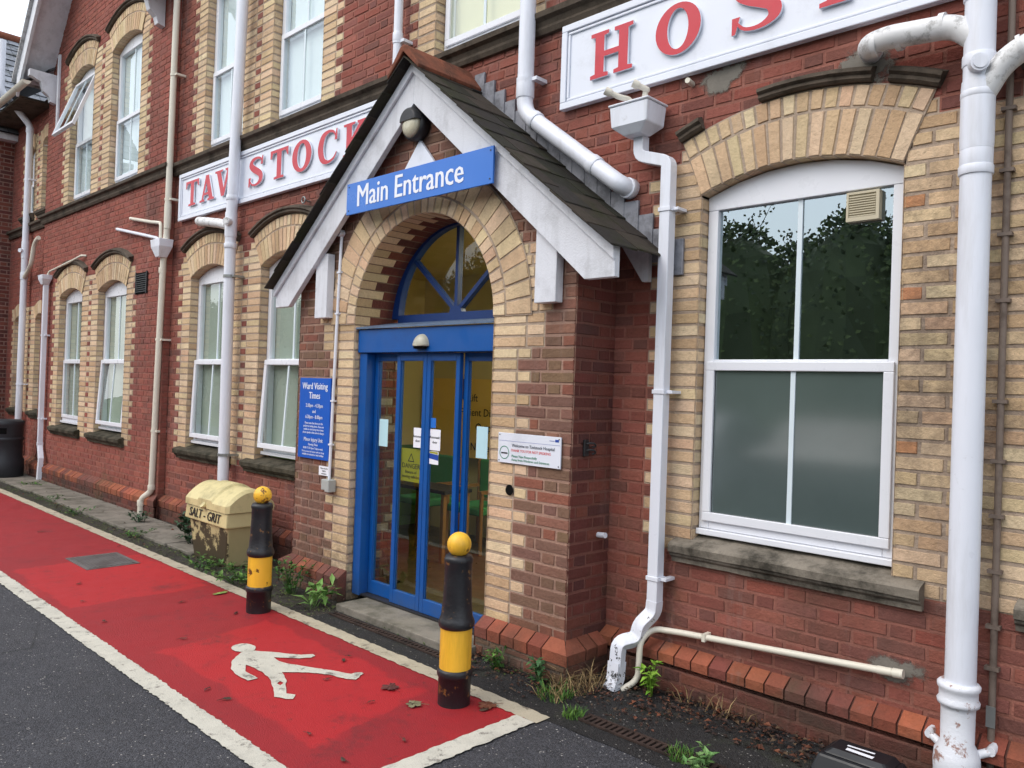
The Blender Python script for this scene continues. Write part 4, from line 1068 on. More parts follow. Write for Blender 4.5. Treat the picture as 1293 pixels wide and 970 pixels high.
# lamp over the arch, sensor, conduit, switch, hook, stubs
t = thing('bulkhead_lamp', 'round black bulkhead lamp with pale lens under the gable peak', 'lamp', (-4.45, YP, 3.56))
b = MB()
def ydisc(mb, cx, cz, prof, n=26, sm=True):
    rs = []
    for r, y in prof: rs.append([mb.vert((cx + r * math.cos(2 * PI * a / n), y, cz + r * math.sin(2 * PI * a / n))) for a in range(n)])
    for j in range(len(prof) - 1):
        for a in range(n): mb.idx((rs[j][a], rs[j][(a + 1) % n], rs[j + 1][(a + 1) % n], rs[j + 1][a]), smooth=sm)
    mb.idx(list(reversed(rs[0]))); mb.idx(rs[-1])
ydisc(b, -4.45, 3.56, [(.088, YP), (.108, YP - .01), (.112, YP - .06), (.104, YP - .085), (.096, YP - .088)]); b.build('body', 'dark_metal', t)
b = MB(); ydisc(b, -4.45, 3.56, [(.094, YP - .0885), (.085, YP - .108), (.06, YP - .122), (.03, YP - .128)]); b.build('lens', 'lens', t)
b = MB(); n = 16; rs = []
for j in range(6):
    f = j / 5; yy = YP - .086 - .05 * math.sin(f * PI / 2); r_ = .104 * (1 - .25 * f)
    rs.append([b.vert((-4.45 + r_ * math.cos(PI * k / n), yy, 3.56 + .02 + (r_ - .0) * math.sin(PI * k / n) * (1))) for k in range(n + 1)])
for j in range(5):
    for k in range(n): b.idx((rs[j][k], rs[j][k + 1], rs[j + 1][k + 1], rs[j + 1][k]), smooth=True)
b.idx(rs[-1]); b.build('hood', 'dark_metal', t)
b = MB(); n = 18; rs = []
for j in range(7):
    f = j / 6; rr = .066 * math.cos(f * PI / 2 * .98); yy = 3.604 - .06 * math.sin(f * PI / 2)
    rs.append([b.vert((-4.385 + rr * math.cos(PI * k / n) * 1.2, yy, 1.985 + .085 * math.cos(f * PI / 2) * math.sin(PI * k / n) * 1.05)) for k in range(n + 1)])
for j in range(6):
    for k in range(n): b.idx((rs[j][k], rs[j][k + 1], rs[j + 1][k + 1], rs[j + 1][k]), smooth=True)
for j in range(6): b.idx((rs[j][0], rs[j + 1][0], rs[j + 1][n], rs[j][n]))
sn = tag(b.build('door_sensor', 'sensor'), 'beige half-dome motion sensor on the blue door header', 'sensor')
b = MB(); b.box(-4.44, -4.33, 3.57, 3.604, 1.967, 1.9845); b.build('sensor_lens', 'void', sn)
t = thing('electrical_conduit', 'thin white conduit running up the left porch jamb to a grey switch box', 'conduit', (-5.44, YP, .85))
b = MB(); b.tube([(-5.44, YP - .018, .90), (-5.425, YP - .018, 1.6), (-5.405, YP - .018, 2.3), (-5.385, YP - .018, 2.9)], .0125, 10); b.build('tube', 'pipe', t)
b = MB()
for z_ in (1.2, 1.55, 2.25, 2.58): b.box(-5.44 + (z_ - .9) * .0275 - .02, -5.44 + (z_ - .9) * .0275 + .022, YP - .034, YP - .0025, z_, z_ + .014)
b.build('clip', 'pipe', t)
b = MB(); b.tube([(-5.385, YP - .005, 2.9), (-5.385, YP - .05, 2.9)], .028, 14); b.build('junction_box', 'pipe', t)
b = MB(); b.box(-5.50, -5.42, YP - .055, YP - .004, .84, .925); b.box(-5.418, -5.362, YP - .075, YP - .004, .832, .93); b.build('switch_box', 'grey_plastic', t, bevel=.006)
t = thing('iron_hook', 'black iron latch bracket on the porch side wall', 'bracket', (-2.95, 3.72, 1.36))
b = MB(); b.box(-2.948, -2.935, 3.68, 3.725, 1.315, 1.415); b.build('plate', 'dark_metal', t, bevel=.004)
b = MB()
for z_ in (1.39, 1.35):
    b.tube([(-2.935, 3.70, z_), (-2.92, 3.712, z_ + .006), (-2.905, 3.73, z_ + .005), (-2.902, 3.745, z_ - .005), (-2.908, 3.75, z_ - .016), (-2.92, 3.735, z_ - .02)], .006, 8)
b.build('hook', 'dark_metal', t)
b = MB(); b.tube([(-2.955, 3.86, .83), (-2.89, 3.855, .835)], .017, 14); tag(b.build('pipe_stub', 'pipe'), 'short white pipe stub sticking out of the porch side wall', 'pipe stub')
b = MB(); b.tube([(-2.46, YW + .01, 3.505), (-2.45, YW - .07, 3.505)], .016, 14); tag(b.build('pipe_stub', 'pipe_cream'), 'short cream pipe stub in the grey mortar patch below the HOSPITAL board', 'pipe stub')
b = MB(); ydisc(b, -3.44, 1.067, [(.034, YP - .0065), (.034, YP - .0068)]); tag(b.build('wall_hole', 'void'), 'dark round hole in the buff bricks below the welcome board', 'hole')
def patch_mat():
    m, nt = new_mat('smeared_mortar'); b = NB(nt)
    c = b.mix(b.noise(9, 6, .7), lin(138, 132, 122), lin(96, 92, 86))
    sp = b.node('ShaderNodeSeparateColor'); b.put(sp.inputs[0], b.attr())
    k = b.math('ADD', sp.outputs[0], b.math('MULTIPLY', b.math('SUBTRACT', b.noise(16, 6, .75), .5), 1.5))
    a_ = b.ramp(k, .38, .62)
    p = b.node('ShaderNodeBsdfPrincipled'); b.put(p.inputs['Base Color'], c); p.inputs['Roughness'].default_value = .95
    b.put(p.inputs['Normal'], b.bump(b.noise(50, 5), .6, .006)); b.put(p.inputs['Alpha'], a_)
    o = b.node('ShaderNodeOutputMaterial'); b.l.new(p.outputs[0], o.inputs[0]); return m
M['patch'] = patch_mat()
def patch(x, z, rx, rz, label, seed):
    rnd = random.Random(seed); n = 24; R_ = 6
    P = FR(YW); me = bpy.data.meshes.new('mortar_patch'); v = [P(x, z, .0035)]; cs = [1.]; f = []
    ph = [rnd.uniform(0, 6.28) for _ in range(4)]
    for r in range(1, R_ + 1):
        for k in range(n):
            a = 2 * PI * k / n; q = r / R_ * (1 + .18 * math.sin(2 * a + ph[0]) + .12 * math.sin(3 * a + ph[1]))
            v.append(P(x + rx * q * math.cos(a), z + rz * q * math.sin(a), .0035)); cs.append(1 - (r / R_) ** 1.4)
    for k in range(n): f.append((0, 1 + k, 1 + (k + 1) % n))
    for r in range(R_ - 1):
        for k in range(n):
            a, b_ = 1 + r * n + k, 1 + r * n + (k + 1) % n; f.append((a, a + n, b_ + n, b_))
    me.from_pydata(v, [], f); me.materials.append(M['patch']); at = me.color_attributes.new('Col', 'FLOAT_COLOR', 'POINT')
    for i_, c_ in enumerate(cs): at.data[i_].color = (c_, c_, c_, 1)
    o_ = bpy.data.objects.new('mortar_patch', me); col.objects.link(o_); tag(o_, label, 'mortar patch'); return o_
patch(-2.27, 3.49, .22, .10, 'grey mortar patch under the left end of the HOSPITAL board', 2)
patch(-1.47, 3.37, .22, .13, 'grey mortar patch around the dirty soil pipe elbow', 5)
patch(-1.25, .445, .15, .10, 'grey mortar patch behind the end of the low cream pipe', 8)
t = thing('air_vent', 'black louvred air vent in the bay wall beside the leftmost downpipe pair', 'vent', (-10.29, YB, 2.88))
t['label'] = 'black louvred air vent high in the red wall between windows and hopper'
b = MB(); Pv = FR(YB); b.prism(rect(-10.47, -10.12, 2.745, 3.015), Pv, .002, .008); b.build('back_plate', 'void', t)
b = MB()
for k in range(9): b.prism(rect(-10.455, -10.135, 2.765 + k * .0265, 2.777 + k * .0265), Pv, .0082, .022)
b.prism(rect(-10.475, -10.455, 2.74, 3.02), Pv, .0082, .024); b.prism(rect(-10.135, -10.115, 2.74, 3.02), Pv, .0082, .024); b.build('louvres', 'dark_metal', t)

# ================================================================== PIPES
def arc_path(pts, rad, n=5):
    pts = [Vector(p) for p in pts]; out = [pts[0]]
    for j in range(1, len(pts) - 1):
        a_, b_, c_ = pts[j - 1], pts[j], pts[j + 1]; d0 = (a_ - b_); d1 = (c_ - b_)
        r_ = min(rad, d0.length * .48, d1.length * .48); p0 = b_ + d0.normalized() * r_; p1 = b_ + d1.normalized() * r_
        for k in range(n + 1):
            t_ = k / n; out.append(p0 * (1 - t_) ** 2 + b_ * 2 * t_ * (1 - t_) + p1 * t_ * t_)
    out.append(pts[-1]); return out
def pipe(name, label, pts, r, mat, rad=.08, collars=(), clips=(), square=False, cat='downpipe', wall_y=YW, group=None, clipmat=None):
    t = thing(name, label, cat, pts[-1], group)
    b = MB(); b.tube(arc_path(pts, rad) if rad else pts, r, 4 if square else 20, square=square); b.build('tube', mat, t, bevel=.004 if square else 0)
    for (p, d, L, k) in collars:
        d = Vector(d).normalized(); p = Vector(p); b = MB()
        b.tube([p - d * L / 2, p - d * L * .42, p + d * L * .42, p + d * L / 2], [r * (k - .04), r * k, r * k, r * (k - .04)], 4 if square else 20, square=square); b.build('collar', mat, t)
    for (p, side) in clips:
        b = MB(); x, y, z_ = p
        b.tube([(x, y, z_ - .014), (x, y, z_ + .014)], r * 1.13, 4 if square else 20, square=square, smooth=True)
        b.box(x + (r * 1.1 if side > 0 else -r * 1.1 - .045), x + (r * 1.1 + .045 if side > 0 else -r * 1.1), y - .006, wall_y + .002, z_ - .012, z_ + .012)
        b.build('clip', clipmat or mat, t)
    return t
V_ = (0, 0, 1)
# far left: soil stack stepping out round the eaves
yl = 3.87
t = pipe('soil_stack', 'white soil stack stepping out round the gutter at the far left', [(-15.42, 3.42, 7.25), (-15.42, 3.42, 6.42), (-15.42, yl, 5.93), (-15.46, yl, .02)], .052, 'pipe', .07,
    [((-15.42, yl, 5.85), V_, .09, 1.15), ((-15.43, yl, 3.8), V_, .3, 1.12), ((-15.44, yl, 3.35), V_, .12, 1.15), ((-15.46, yl, .5), V_, .1, 1.2)], [((-15.43, yl, 5.0), 1), ((-15.45, yl, 1.5), 1)])
b = MB(); b.tube(arc_path([(-15.43, yl, 3.32), (-15.1, yl - .02, 3.42), (-14.85, YB - .07, 3.5), (-14.72, YB - .07, 3.82), (-14.5, YB - .07, 3.9)], .1), .036, 14); b.build('branch', 'pipe_cream', t)
b = MB(); b.tube([(-15.43, yl - .04, 3.78), (-15.40, yl - .09, 3.78)], .035, 14); b.build('access_cap', 'pipe', t)
# square pipe of the bay
t = pipe('square_downpipe', 'square white downpipe with small hopper at the left of the bay', [(-14.03, 3.825, 3.12), (-14.03, 3.825, .56), (-13.86, 3.80, .36), (-13.88, 3.79, .02)], .034, 'pipe', 0,
    [((-14.03, 3.825, .58), V_, .05, 1.1)], [((-14.03, 3.825, 2.3), 1), ((-14.03, 3.825, .98), 1)], True, wall_y=YB)
b = MB()
def hopper(mb, cx, cy, zt, zb, wt, dt, wb, db, fr=.42):
    pr = [(wt, dt, zt), (wt * .93, dt * .93, zt - (zt - zb) * fr), (wb, db, zb)]
    rs = []
    for w_, d_, z_ in pr: rs.append([mb.vert((cx + sx * w_ / 2, cy + sy * d_ / 2, z_)) for sx, sy in ((-1, -1), (1, -1), (1, 1), (-1, 1))])
    for j in range(2):
        for k in range(4): mb.idx((rs[j + 1][k], rs[j + 1][(k + 1) % 4], rs[j][(k + 1) % 4], rs[j][k]))
    mb.idx(list(reversed(rs[2]))); mb.idx(rs[0])
hopper(b, -14.03, 3.81, 3.25, 3.1, .24, .15, .09, .09); b.build('hopper', 'pipe', t, bevel=.006)
b = MB(); b.tube(arc_path([(-14.0, 3.83, 3.24), (-13.9, 3.83, 3.30), (-12.75, 3.835, 3.39), (-12.45, 3.835, 3.42), (-12.4, YB, 3.42)], .05), .016, 10); b.build('waste_pipe', 'pipe_cream', t)
# P2
yp = 3.86
t = pipe('round_downpipe', 'cream round downpipe with hopper where the bay meets the main wall', [(-9.47, yp, 7.0), (-9.53, yp, 3.4), (-9.60, yp, 3.1), (-9.70, yp, .32), (-9.84, yp - .06, .22), (-9.86, yp - .06, .0)], .036, 'pipe_cream', .06,
    [((-9.522, yp, 3.62), V_, .3, 1.13), ((-9.615, yp, 2.98), V_, .07, 1.2), ((-9.70, yp, .37), V_, .06, 1.2), ((-9.848, yp - .06, .17), V_, .07, 1.2)],
    [((-9.495, yp, 5.3), 1), ((-9.53, yp, 3.82), 1), ((-9.645, yp, 2.15), 1), ((-9.68, yp, 1.05), 1)])
b = MB(); hopper(b, -9.59, 3.83, 3.34, 3.13, .27, .17, .1, .1); b.build('hopper', 'pipe', t, bevel=.006)
b = MB(); b.tube(arc_path([(-11.12, YB - .04, 3.65), (-10.2, YB - .045, 3.47), (-9.75, YB - .05, 3.38), (-9.66, 3.83, 3.33)], .06), .021, 12)
b.tube([(-11.13, YB + .01, 3.652), (-11.12, YB - .045, 3.65)], .021, 12); b.build('waste_pipe', 'pipe', t)
b = MB(); b.tube(arc_path([(-10.66, YB - .04, 3.735), (-10.0, YB - .04, 3.61), (-9.66, YB - .05, 3.555), (-9.63, 3.83, 3.33)], .05), .021, 12)
b.tube([(-10.67, YB + .01, 3.737), (-10.66, YB - .045, 3.735)], .021, 12); b.build('waste_pipe', 'pipe_cream', t)
# P3 large soil pipe
t = pipe('soil_pipe', 'large white soil pipe crossing the TAVISTOCK board to the grit bin', [(-7.77, 3.86, 7.0), (-7.90, 3.86, 3.3), (-7.86, 3.86, .0)], .057, 'pipe', .0,
    [((-7.893, 3.86, 3.60), V_, .05, 1.12), ((-7.898, 3.86, 3.32), V_, .26, 1.10), ((-7.895, 3.86, 3.10), V_, .05, 1.16)], [((-7.89, 3.86, 2.78), 1), ((-7.87, 3.86, .915), 1)], clipmat='grey_metal')
b = MB(); b.tube(arc_path([(-7.88, 3.86, 3.30), (-8.15, 3.86, 3.37), (-8.62, 3.86, 3.45), (-8.72, 3.88, 3.465), (-8.74, YW + .01, 3.47)], .07), .05, 16); b.build('branch', 'pipe_dirty', t)
b = MB(); b.tube([(-7.86, 3.82, 3.34), (-7.83, 3.77, 3.34)], .04, 16); b.tube([(-7.83, 3.772, 3.34), (-7.825, 3.764, 3.34)], .03, 16); b.build('access_cap', 'pipe_dirty', t)
# P4
pipe('vent_pipe', 'slim white pipe dropping behind the porch ridge', [(-5.165, 3.88, 7.0), (-5.165, 3.88, 3.45)], .036, 'pipe', 0, [((-5.165, 3.88, 4.52), V_, .07, 1.18)], [((-5.165, 3.88, 4.48), 1)])
# P5
d5 = Vector((.80, 0, -.60))
t = pipe('angled_soil_pipe', 'white soil pipe bending diagonally into the wall above the porch roof', [(-3.705, 3.87, 7.0), (-3.705, 3.87, 3.585), (-2.99, 3.865, 3.05), (-2.88, 3.88, 2.965), (-2.86, YW + .01, 2.955)], .056, 'pipe', .09,
    [((-3.705, 3.87, 3.74), V_, .12, 1.12), ((-3.60, 3.87, 3.508), d5, .05, 1.14), ((-3.08, 3.866, 3.118), d5, .06, 1.12), ((-2.866, YW - .03, 2.956), (0, 1, 0), .05, 1.14)], [((-3.705, 3.87, 3.80), 1)])
# P6 square with hopper
t = thing('square_downpipe', 'square white downpipe with big hopper between porch and right window', 'downpipe', (-2.68, 3.72, 0))
b = MB()
ys = 3.885
b.tube([(-2.545, ys, 2.985), (-2.545, ys, .50)], .034, 4, square=True)
b.tube(arc_path([(-2.745, ys, 3.23), (-2.745, ys, 3.115), (-2.545, ys, 3.05), (-2.545, ys, 2.9855)], .045, 4), .034, 4, square=True)
b.build('tube', 'pipe', t, bevel=.004)
b = MB(); b.tube(arc_path([(-2.545, ys, .51), (-2.55, ys, .44), (-2.60, ys - .06, .365), (-2.605, ys - .07, .29), (-2.675, ys - .155, .265), (-2.68, ys - .16, .14)], .035, 4), .036, 4, square=True); b.build('offset_bend', 'pipe_cracked', t, bevel=.004)
b = MB(); b.tube([(-2.68, ys - .16, .16), (-2.682, ys - .165, .07), (-2.69, ys - .19, .0)], .0375, 4, square=True, cap=False); b.build('shoe', 'pipe_cracked', t)
b = MB(); hopper(b, -2.745, 3.84, 3.395, 3.225, .27, .2, .12, .1, .7); b.box(-2.888, -2.602, 3.732, 3.948, 3.3955, 3.41); b.build('hopper', 'pipe', t, bevel=.008)
for z_ in (2.77, 1.715, .64):
    b = MB(); b.box(-2.586, -2.504, ys - .04, ys + .04, z_ - .012, z_ + .012); b.box(-2.504, -2.468, ys - .01, YW, z_ - .009, z_ + .009)
    b.build('clip', 'pipe', t, bevel=.002)
b = MB()
for (p, q_) in (((-2.79, 3.86, 3.40), (-2.85, 3.80, 3.47)), ((-2.73, 3.87, 3.40), (-2.70, 3.87, 3.50))):
    b.tube(arc_path([p, ((p[0] + q_[0]) / 2, p[1], q_[1 + 1]), q_, (q_[0] - .05, q_[1] - .06, q_[2] + .03)], .03), .017, 12)
    b.tube([(q_[0] - .035, q_[1] - .045, q_[2] + .02), (q_[0] - .06, q_[1] - .07, q_[2] + .036)], .024, 12)
b.build('overflow_elbow', 'pipe_cream', t)
# cream waste pipe low on the wall
t = thing('waste_pipe', 'thin cream waste pipe running low along the wall under the right window', 'pipe', (-1.22, 3.9, .44))
b = MB(); b.tube(arc_path([(-2.645, ys - .16, .004), (-2.585, ys - .085, .06), (-2.58, ys - .08, .29), (-2.56, 3.90, .342), (-2.4, 3.925, .352), (-1.21, 3.925, .442)], .05), .0175, 14); b.build('tube', 'pipe_cream', t)
b = MB()
b.tube([(-1.25, 3.925, .439), (-1.205, 3.925, .4425)], .022, 14); b.tube([(-1.32, 3.925, .434), (-1.255, 3.925, .4388)], .0195, 14); b.build('end_cap', 'pipe_cream', t)
b = MB(); b.box(-2.245, -2.225, 3.903, YW, .343, .385); b.build('clip', 'pipe_cream', t)
# P7 big stack right
yr = 3.845
t = thing('soil_stack', 'thick white soil stack with rusty iron base right of the large window', 'downpipe', (-.95, yr, 0))
b = MB(); b.tube([(-.95, yr, 7.0), (-.95, yr, .47)], .0615, 28); b.build('tube', 'pipe', t)
for z_, L, k in ((2.96, .30, 1.09), (2.72, .04, 1.12), (3.05, .03, 1.12), (2.775, .08, 1.06), (3.20, .05, 1.08), (3.48, .03, 1.1)):
    b = MB(); b.tube([(-.95, yr, z_ - L / 2), (-.95, yr, z_ - L * .4), (-.95, yr, z_ + L * .4), (-.95, yr, z_ + L / 2)], [.0615 * (k - .03), .0615 * k, .0615 * k, .0615 * (k - .03)], 28); b.build('collar', 'pipe', t)
b = MB(); b.tube(arc_path([(-.96, yr, 3.30), (-1.05, yr, 3.385), (-1.34, yr - .02, 3.405), (-1.44, yr + .03, 3.41), (-1.45, YW + .01, 3.41)], .07), .053, 20)
for xc in (-1.10, -1.28, -1.39): b.tube([(xc - .012, yr - .0, 3.397), (xc + .012, yr, 3.3955)], .058, 20)
b.build('branch', 'pipe_dirty', t)
b = MB(); b.tube(arc_path([(-.94, yr, 3.04), (-.87, yr, 3.16), (-.78, yr, 3.22), (-.3, yr, 3.26)], .08), .053, 20); b.tube([(-.80, yr, 3.212), (-.785, yr, 3.216)], .058, 20); b.build('right_branch', 'pipe_dirty', t)
b = MB(); b.tube([(-.945, yr - .05, 3.165), (-.925, yr - .085, 3.165)], .038, 20); b.tube([(-.926, yr - .083, 3.165), (-.922, yr - .09, 3.165)], .028, 20); b.build('access_cap', 'pipe', t)
b = MB(); b.lathe([(.05, 0), (.085, .02), (.092, .15), (.088, .2), (.066, .24), (.067, .38), (.07, .40), (.082, .405), (.084, .42), (.076, .432), (.076, .465), (.084, .475), (.085, .49), (.076, .50), (.064, .50)], -.955, yr, 26); b.build('iron_socket', 'pipe_iron', t)
b = MB()
for sx in (-1, 1):
    b.tube([(-.955 + sx * .075, yr + .03, .20), (-.955 + sx * .125, yr + .05, .225)], .018, 10); b.tube([(-.955 + sx * .12, yr + .03, .225), (-.955 + sx * .122, YW, .23)], .02, 10)
b.build('lug', 'pipe_iron', t)
t = thing('cable_conduit', 'thin brown metal conduit clipped to the wall at the far right', 'conduit', (-.85, YW, .1))
b = MB(); b.tube([(-.855, YW - .02, 5.0), (-.85, YW - .02, .05)], .0145, 10); b.build('tube', 'conduit', t)
b = MB()
for z_ in (3.0, 2.73, 2.45, 2.16, 1.72, 1.46, 1.22, .98, .74, .56): b.box(-.882, -.826, YW - .037, YW - .002, z_ - .008, z_ + .008)
b.build('clip', 'conduit', t)
b = MB(); b.box(-.868, -.832, YW - .042, YW - .036, .31, .40); b.build('strap', 'grey_metal', t)

# ================================================================== STREET FURNITURE
def bollard(label, x, y, first=None):
    t = thing('bollard', label, 'bollard', (x, y, 0), 'bollards on the red path')
    def ln(name, prof, m, par=t):
        b = MB(); b.lathe(prof, x, y, 30); return b.build(name, m, par)
    ln('base', [(.088, 0), (.088, .152), (.0935, .155), (.0965, .165), (.0965, .18), (.0935, .192), (.087, .196)], 'black_paint')
    ln('yellow_band', [(.0855, .196), (.0855, .412)], 'yellow_paint')
    ln('shaft', [(.087, .4121), (.0945, .418), (.098, .43), (.098, .445), (.093, .46), (.086, .475), (.079, .55), (.074, .68), (.074, .755), (.0775, .765), (.0775, .782), (.07, .797), (.045, .802)], 'black_paint')
    ln('ball', [(.066 * math.sin(PI * k / 14) + (.002 if k == 0 or k == 14 else 0), .856 - .066 * math.cos(PI * k / 14)) for k in range(15)], 'yellow_paint')
    return t
bollard('nearer black and yellow bollard in front of the right door jamb', -3.138, 2.886)
bollard('further black and yellow bollard beside the grit bin', -5.342, 2.931)
# grit bin
t = thing('grit_bin', 'cream stained salt and grit bin against the wall', 'grit bin', (-7.0, 3.6, 0))
def frustum(mb, r0, z0, r1, z1, c=(.5, .5, .5)):
    a_ = [(r0[0], r0[2], z0), (r0[1], r0[2], z0), (r0[1], r0[3], z0), (r0[0], r0[3], z0)]; b_ = [(r1[0], r1[2], z1), (r1[1], r1[2], z1), (r1[1], r1[3], z1), (r1[0], r1[3], z1)]
    i = len(mb.v); mb.v += a_ + b_
    for f in ((3, 2, 1, 0), (4, 5, 6, 7), (0, 1, 5, 4), (1, 2, 6, 5), (2, 3, 7, 6), (3, 0, 4, 7)): mb.idx([i + k for k in f], c)
b = MB(); frustum(b, (-7.36, -6.70, 3.345, 3.68), .005, (-7.41, -6.63, 3.31, 3.725), .385); b.build('body', 'cream_stained', t, bevel=.02)
b = MB(); frustum(b, (-7.44, -6.60, 3.28, 3.735), .38, (-7.43, -6.61, 3.29, 3.73), .515); b.build('rim', 'cream_grp', t, bevel=.012)
b = MB(); n = 14; rs = []
for k in range(n + 1):
    f = k / n; yy = 3.275 + (3.74 - 3.275) * f; zz = .517 + .225 * math.sin(PI * min(1, .06 + f * .80)) ** .8 - .04 * f
    rs.append((yy, zz))
sec = []
for (xx, dz, ins) in ((-7.45, -.0, .03), (-7.42, .0, 0), (-7.17, 0, 0), (-7.15, .022, 0), (-6.89, .022, 0), (-6.87, 0, 0), (-6.62, 0, 0), (-6.59, 0, .03)):
    sec.append([b.vert((xx, yy + (ins if k == 0 else 0), max(.517, zz + dz - ins))) for k, (yy, zz) in enumerate(rs)])
for j in range(len(sec) - 1):
    for k in range(n): b.idx((sec[j][k], sec[j + 1][k], sec[j + 1][k + 1], sec[j][k + 1]), smooth=False)
for j, rev in ((0, False), (-1, True)):
    e0 = b.vert((b.v[sec[j][0]][0], 3.305, .5165)); e1 = b.vert((b.v[sec[j][0]][0], 3.73, .5165)); l_ = [e0] + sec[j] + [e1]; b.idx(l_ if not rev else l_[::-1])
fr0 = [b.vert((b.v[s_[0]][0], b.v[s_[0]][1], .5165)) for s_ in sec]
for j in range(len(sec) - 1): b.idx((fr0[j], fr0[j + 1], sec[j + 1][0], sec[j][0]))
b.build('lid', 'cream_grp', t, bevel=.01)
Mx = Matrix.Translation((-7.02, 3.2805, .422)) @ Matrix.Rotation(PI / 2, 4, 'X')
SH = Matrix.Identity(4); SH[0][1] = .18
text('lettering', [('SALT - GRIT', 0, 0, .118, 'CENTER', .022)], Matrix.Translation((-7.03, 3.2775, .412)) @ Matrix.Rotation(PI / 2 - math.radians(4), 4, 'X') @ SH, 'ink_black', t, .0008)
b = MB(); b.tube([(-7.02, 3.272, .535), (-7.02, 3.255, .55)], .03, 14); b.build('lid_handle', 'cream_grp', t)
# litter bin
t = thing('litter_bin', 'black round litter bin standing by the far left wall', 'litter bin', (-14.75, 3.42, 0))
b = MB(); b.lathe([(.29, 0), (.31, .02), (.31, .30), (.285, .34), (.285, .60), (.30, .62), (.30, .66), (.285, .665)], -14.62, 3.45, 30); b.build('body', 'black_plastic', t)
b = MB(); b.lathe([(.285, .6655), (.29, .69), (.29, .84), (.30, .86), (.30, .91), (.27, .935), (.1, .945)], -14.62, 3.45, 30); b.build('hood', 'black_plastic', t)
b = MB()
for sx, sy, w0, w1 in ((1, -1, 0, 0),):
    a0, a1 = -1.25, -.05
    n = 8
    for k in range(n):
        p0, p1 = a0 + (a1 - a0) * k / n, a0 + (a1 - a0) * (k + 1) / n
        b.face([(-14.62 + .292 * math.cos(p0), 3.45 + .292 * math.sin(p0), .72), (-14.62 + .292 * math.cos(p1), 3.45 + .292 * math.sin(p1), .72), (-14.62 + .292 * math.cos(p1), 3.45 + .292 * math.sin(p1), .815), (-14.62 + .292 * math.cos(p0), 3.45 + .292 * math.sin(p0), .815)])
b.build('slot', 'void', t)
# manhole
t = thing('manhole_cover', 'grey square metal inspection cover set in the red path', 'manhole cover', (-7.66, 2.64, 0))
b = MB()
b.box(-7.95, -7.37, 2.41, 2.86, .0, .009)
b.build('frame', 'iron', t)
b = MB()
b.box(-7.92, -7.40, 2.44, 2.83, .0092, .0125)
for i in range(22):
    for j in range(16):
        if (i + j) % 2 == 0: b.box(-7.912 + i * .0232, -7.912 + i * .0232 + .018, 2.447 + j * .0238, 2.447 + j * .0238 + .017, .0127, .0155)
b.build('plate', 'iron', t)
# drain
def drain(label, x0, x1, y0, y1, n):
    t = thing('drain_channel', label, 'drain', (x0, y0, 0), 'drain channels')
    b = MB(); b.face([(x0, y0, .0055), (x1, y0, .0055), (x1, y1, .0055), (x0, y1, .0055)]); b.build('gully', 'void', t)
    b = MB(); b.box(x0, x1, y0, y0 + .012, .0058, .016); b.box(x0, x1, y1 - .012, y1, .0058, .016)
    for k in range(n):
        x = x0 + (x1 - x0) * (k + .5) / n; b.box(x - .009, x + .009, y0 + .0122, y1 - .0122, .0058, .014)
    b.build('bars', 'grate', t)
drain('rusty slotted drain channel in the tarmac right of the path end', -2.55, -1.75, 3.215, 3.31, 24)
drain('narrow drain channel in front of the door step', -4.95, -3.5, 3.275, 3.335, 40)
# bait box
t = thing('bait_box', 'black plastic bait box with white labels at the foot of the right wall', 'box', (-1.3, 3.68, 0))
b = MB(); frustum(b, (-1.50, -1.12, 3.60, 3.83), .004, (-1.47, -1.15, 3.63, 3.82), .085); frustum(b, (-1.46, -1.16, 3.64, 3.81), .0855, (-1.43, -1.19, 3.67, 3.80), .11); b.build('body', 'box_black', t, bevel=.012)
b = MB(); b.face([(-1.37, 3.69, .1112), (-1.25, 3.685, .1112), (-1.25, 3.712, .1112), (-1.37, 3.717, .1112)]); b.face([(-1.38, 3.735, .1112), (-1.26, 3.74, .1112), (-1.26, 3.755, .1112), (-1.38, 3.75, .1112)]); b.build('sticker', 'paper', t)
# threaded hook high on the wall
b = MB(); b.tube([(-6.55, YW + .01, 3.40), (-6.55, YW - .06, 3.40)], .008, 8)
for k in range(10): 
    a0, a1 = 2 * PI * k / 10, 2 * PI * (k + 1) / 10
    b.tube([(-6.55 + .03 * math.cos(a0), YW - .07, 3.40 + .03 * math.sin(a0)), (-6.55 + .03 * math.cos(a1), YW - .07, 3.40 + .03 * math.sin(a1))], .007, 6)
tag(b.build('eye_bolt', 'grey_metal'), 'small metal eye bolt in the wall below the TAVISTOCK board', 'eye bolt')

# ================================================================== HALL FURNITURE
em, ent = new_mat('lamp_panel'); eb = NB(ent); ee = eb.node('ShaderNodeEmission'); ee.inputs[0].default_value = (1, .9, .66, 1); ee.inputs[1].default_value = 14.
eo = eb.node('ShaderNodeOutputMaterial'); ent.links.new(ee.outputs[0], eo.inputs[0]); M['lamp_panel'] = em
t = thing('ceiling_light', 'lit ceiling light panel inside the entrance hall', 'ceiling light', (-3.0, 5.1, 2.95))
b = MB(); b.box(-4.6, -2.85, 4.65, 5.45, 2.94, 2.975); b.build('housing', 'upvc', t)
b = MB(); b.box(-4.57, -2.88, 4.68, 5.42, 2.93, 2.9395); b.build('diffuser', 'lamp_panel', t)
t = thing('noticeboard', 'yellow noticeboard seen through the right-hand door panes', 'noticeboard', (-6.55, 6.0, .9))
b = MB(); b.box(-7.15, -5.9, 6.02, 6.05, .92, 1.80); b.build('board', 'board_yellow', t)
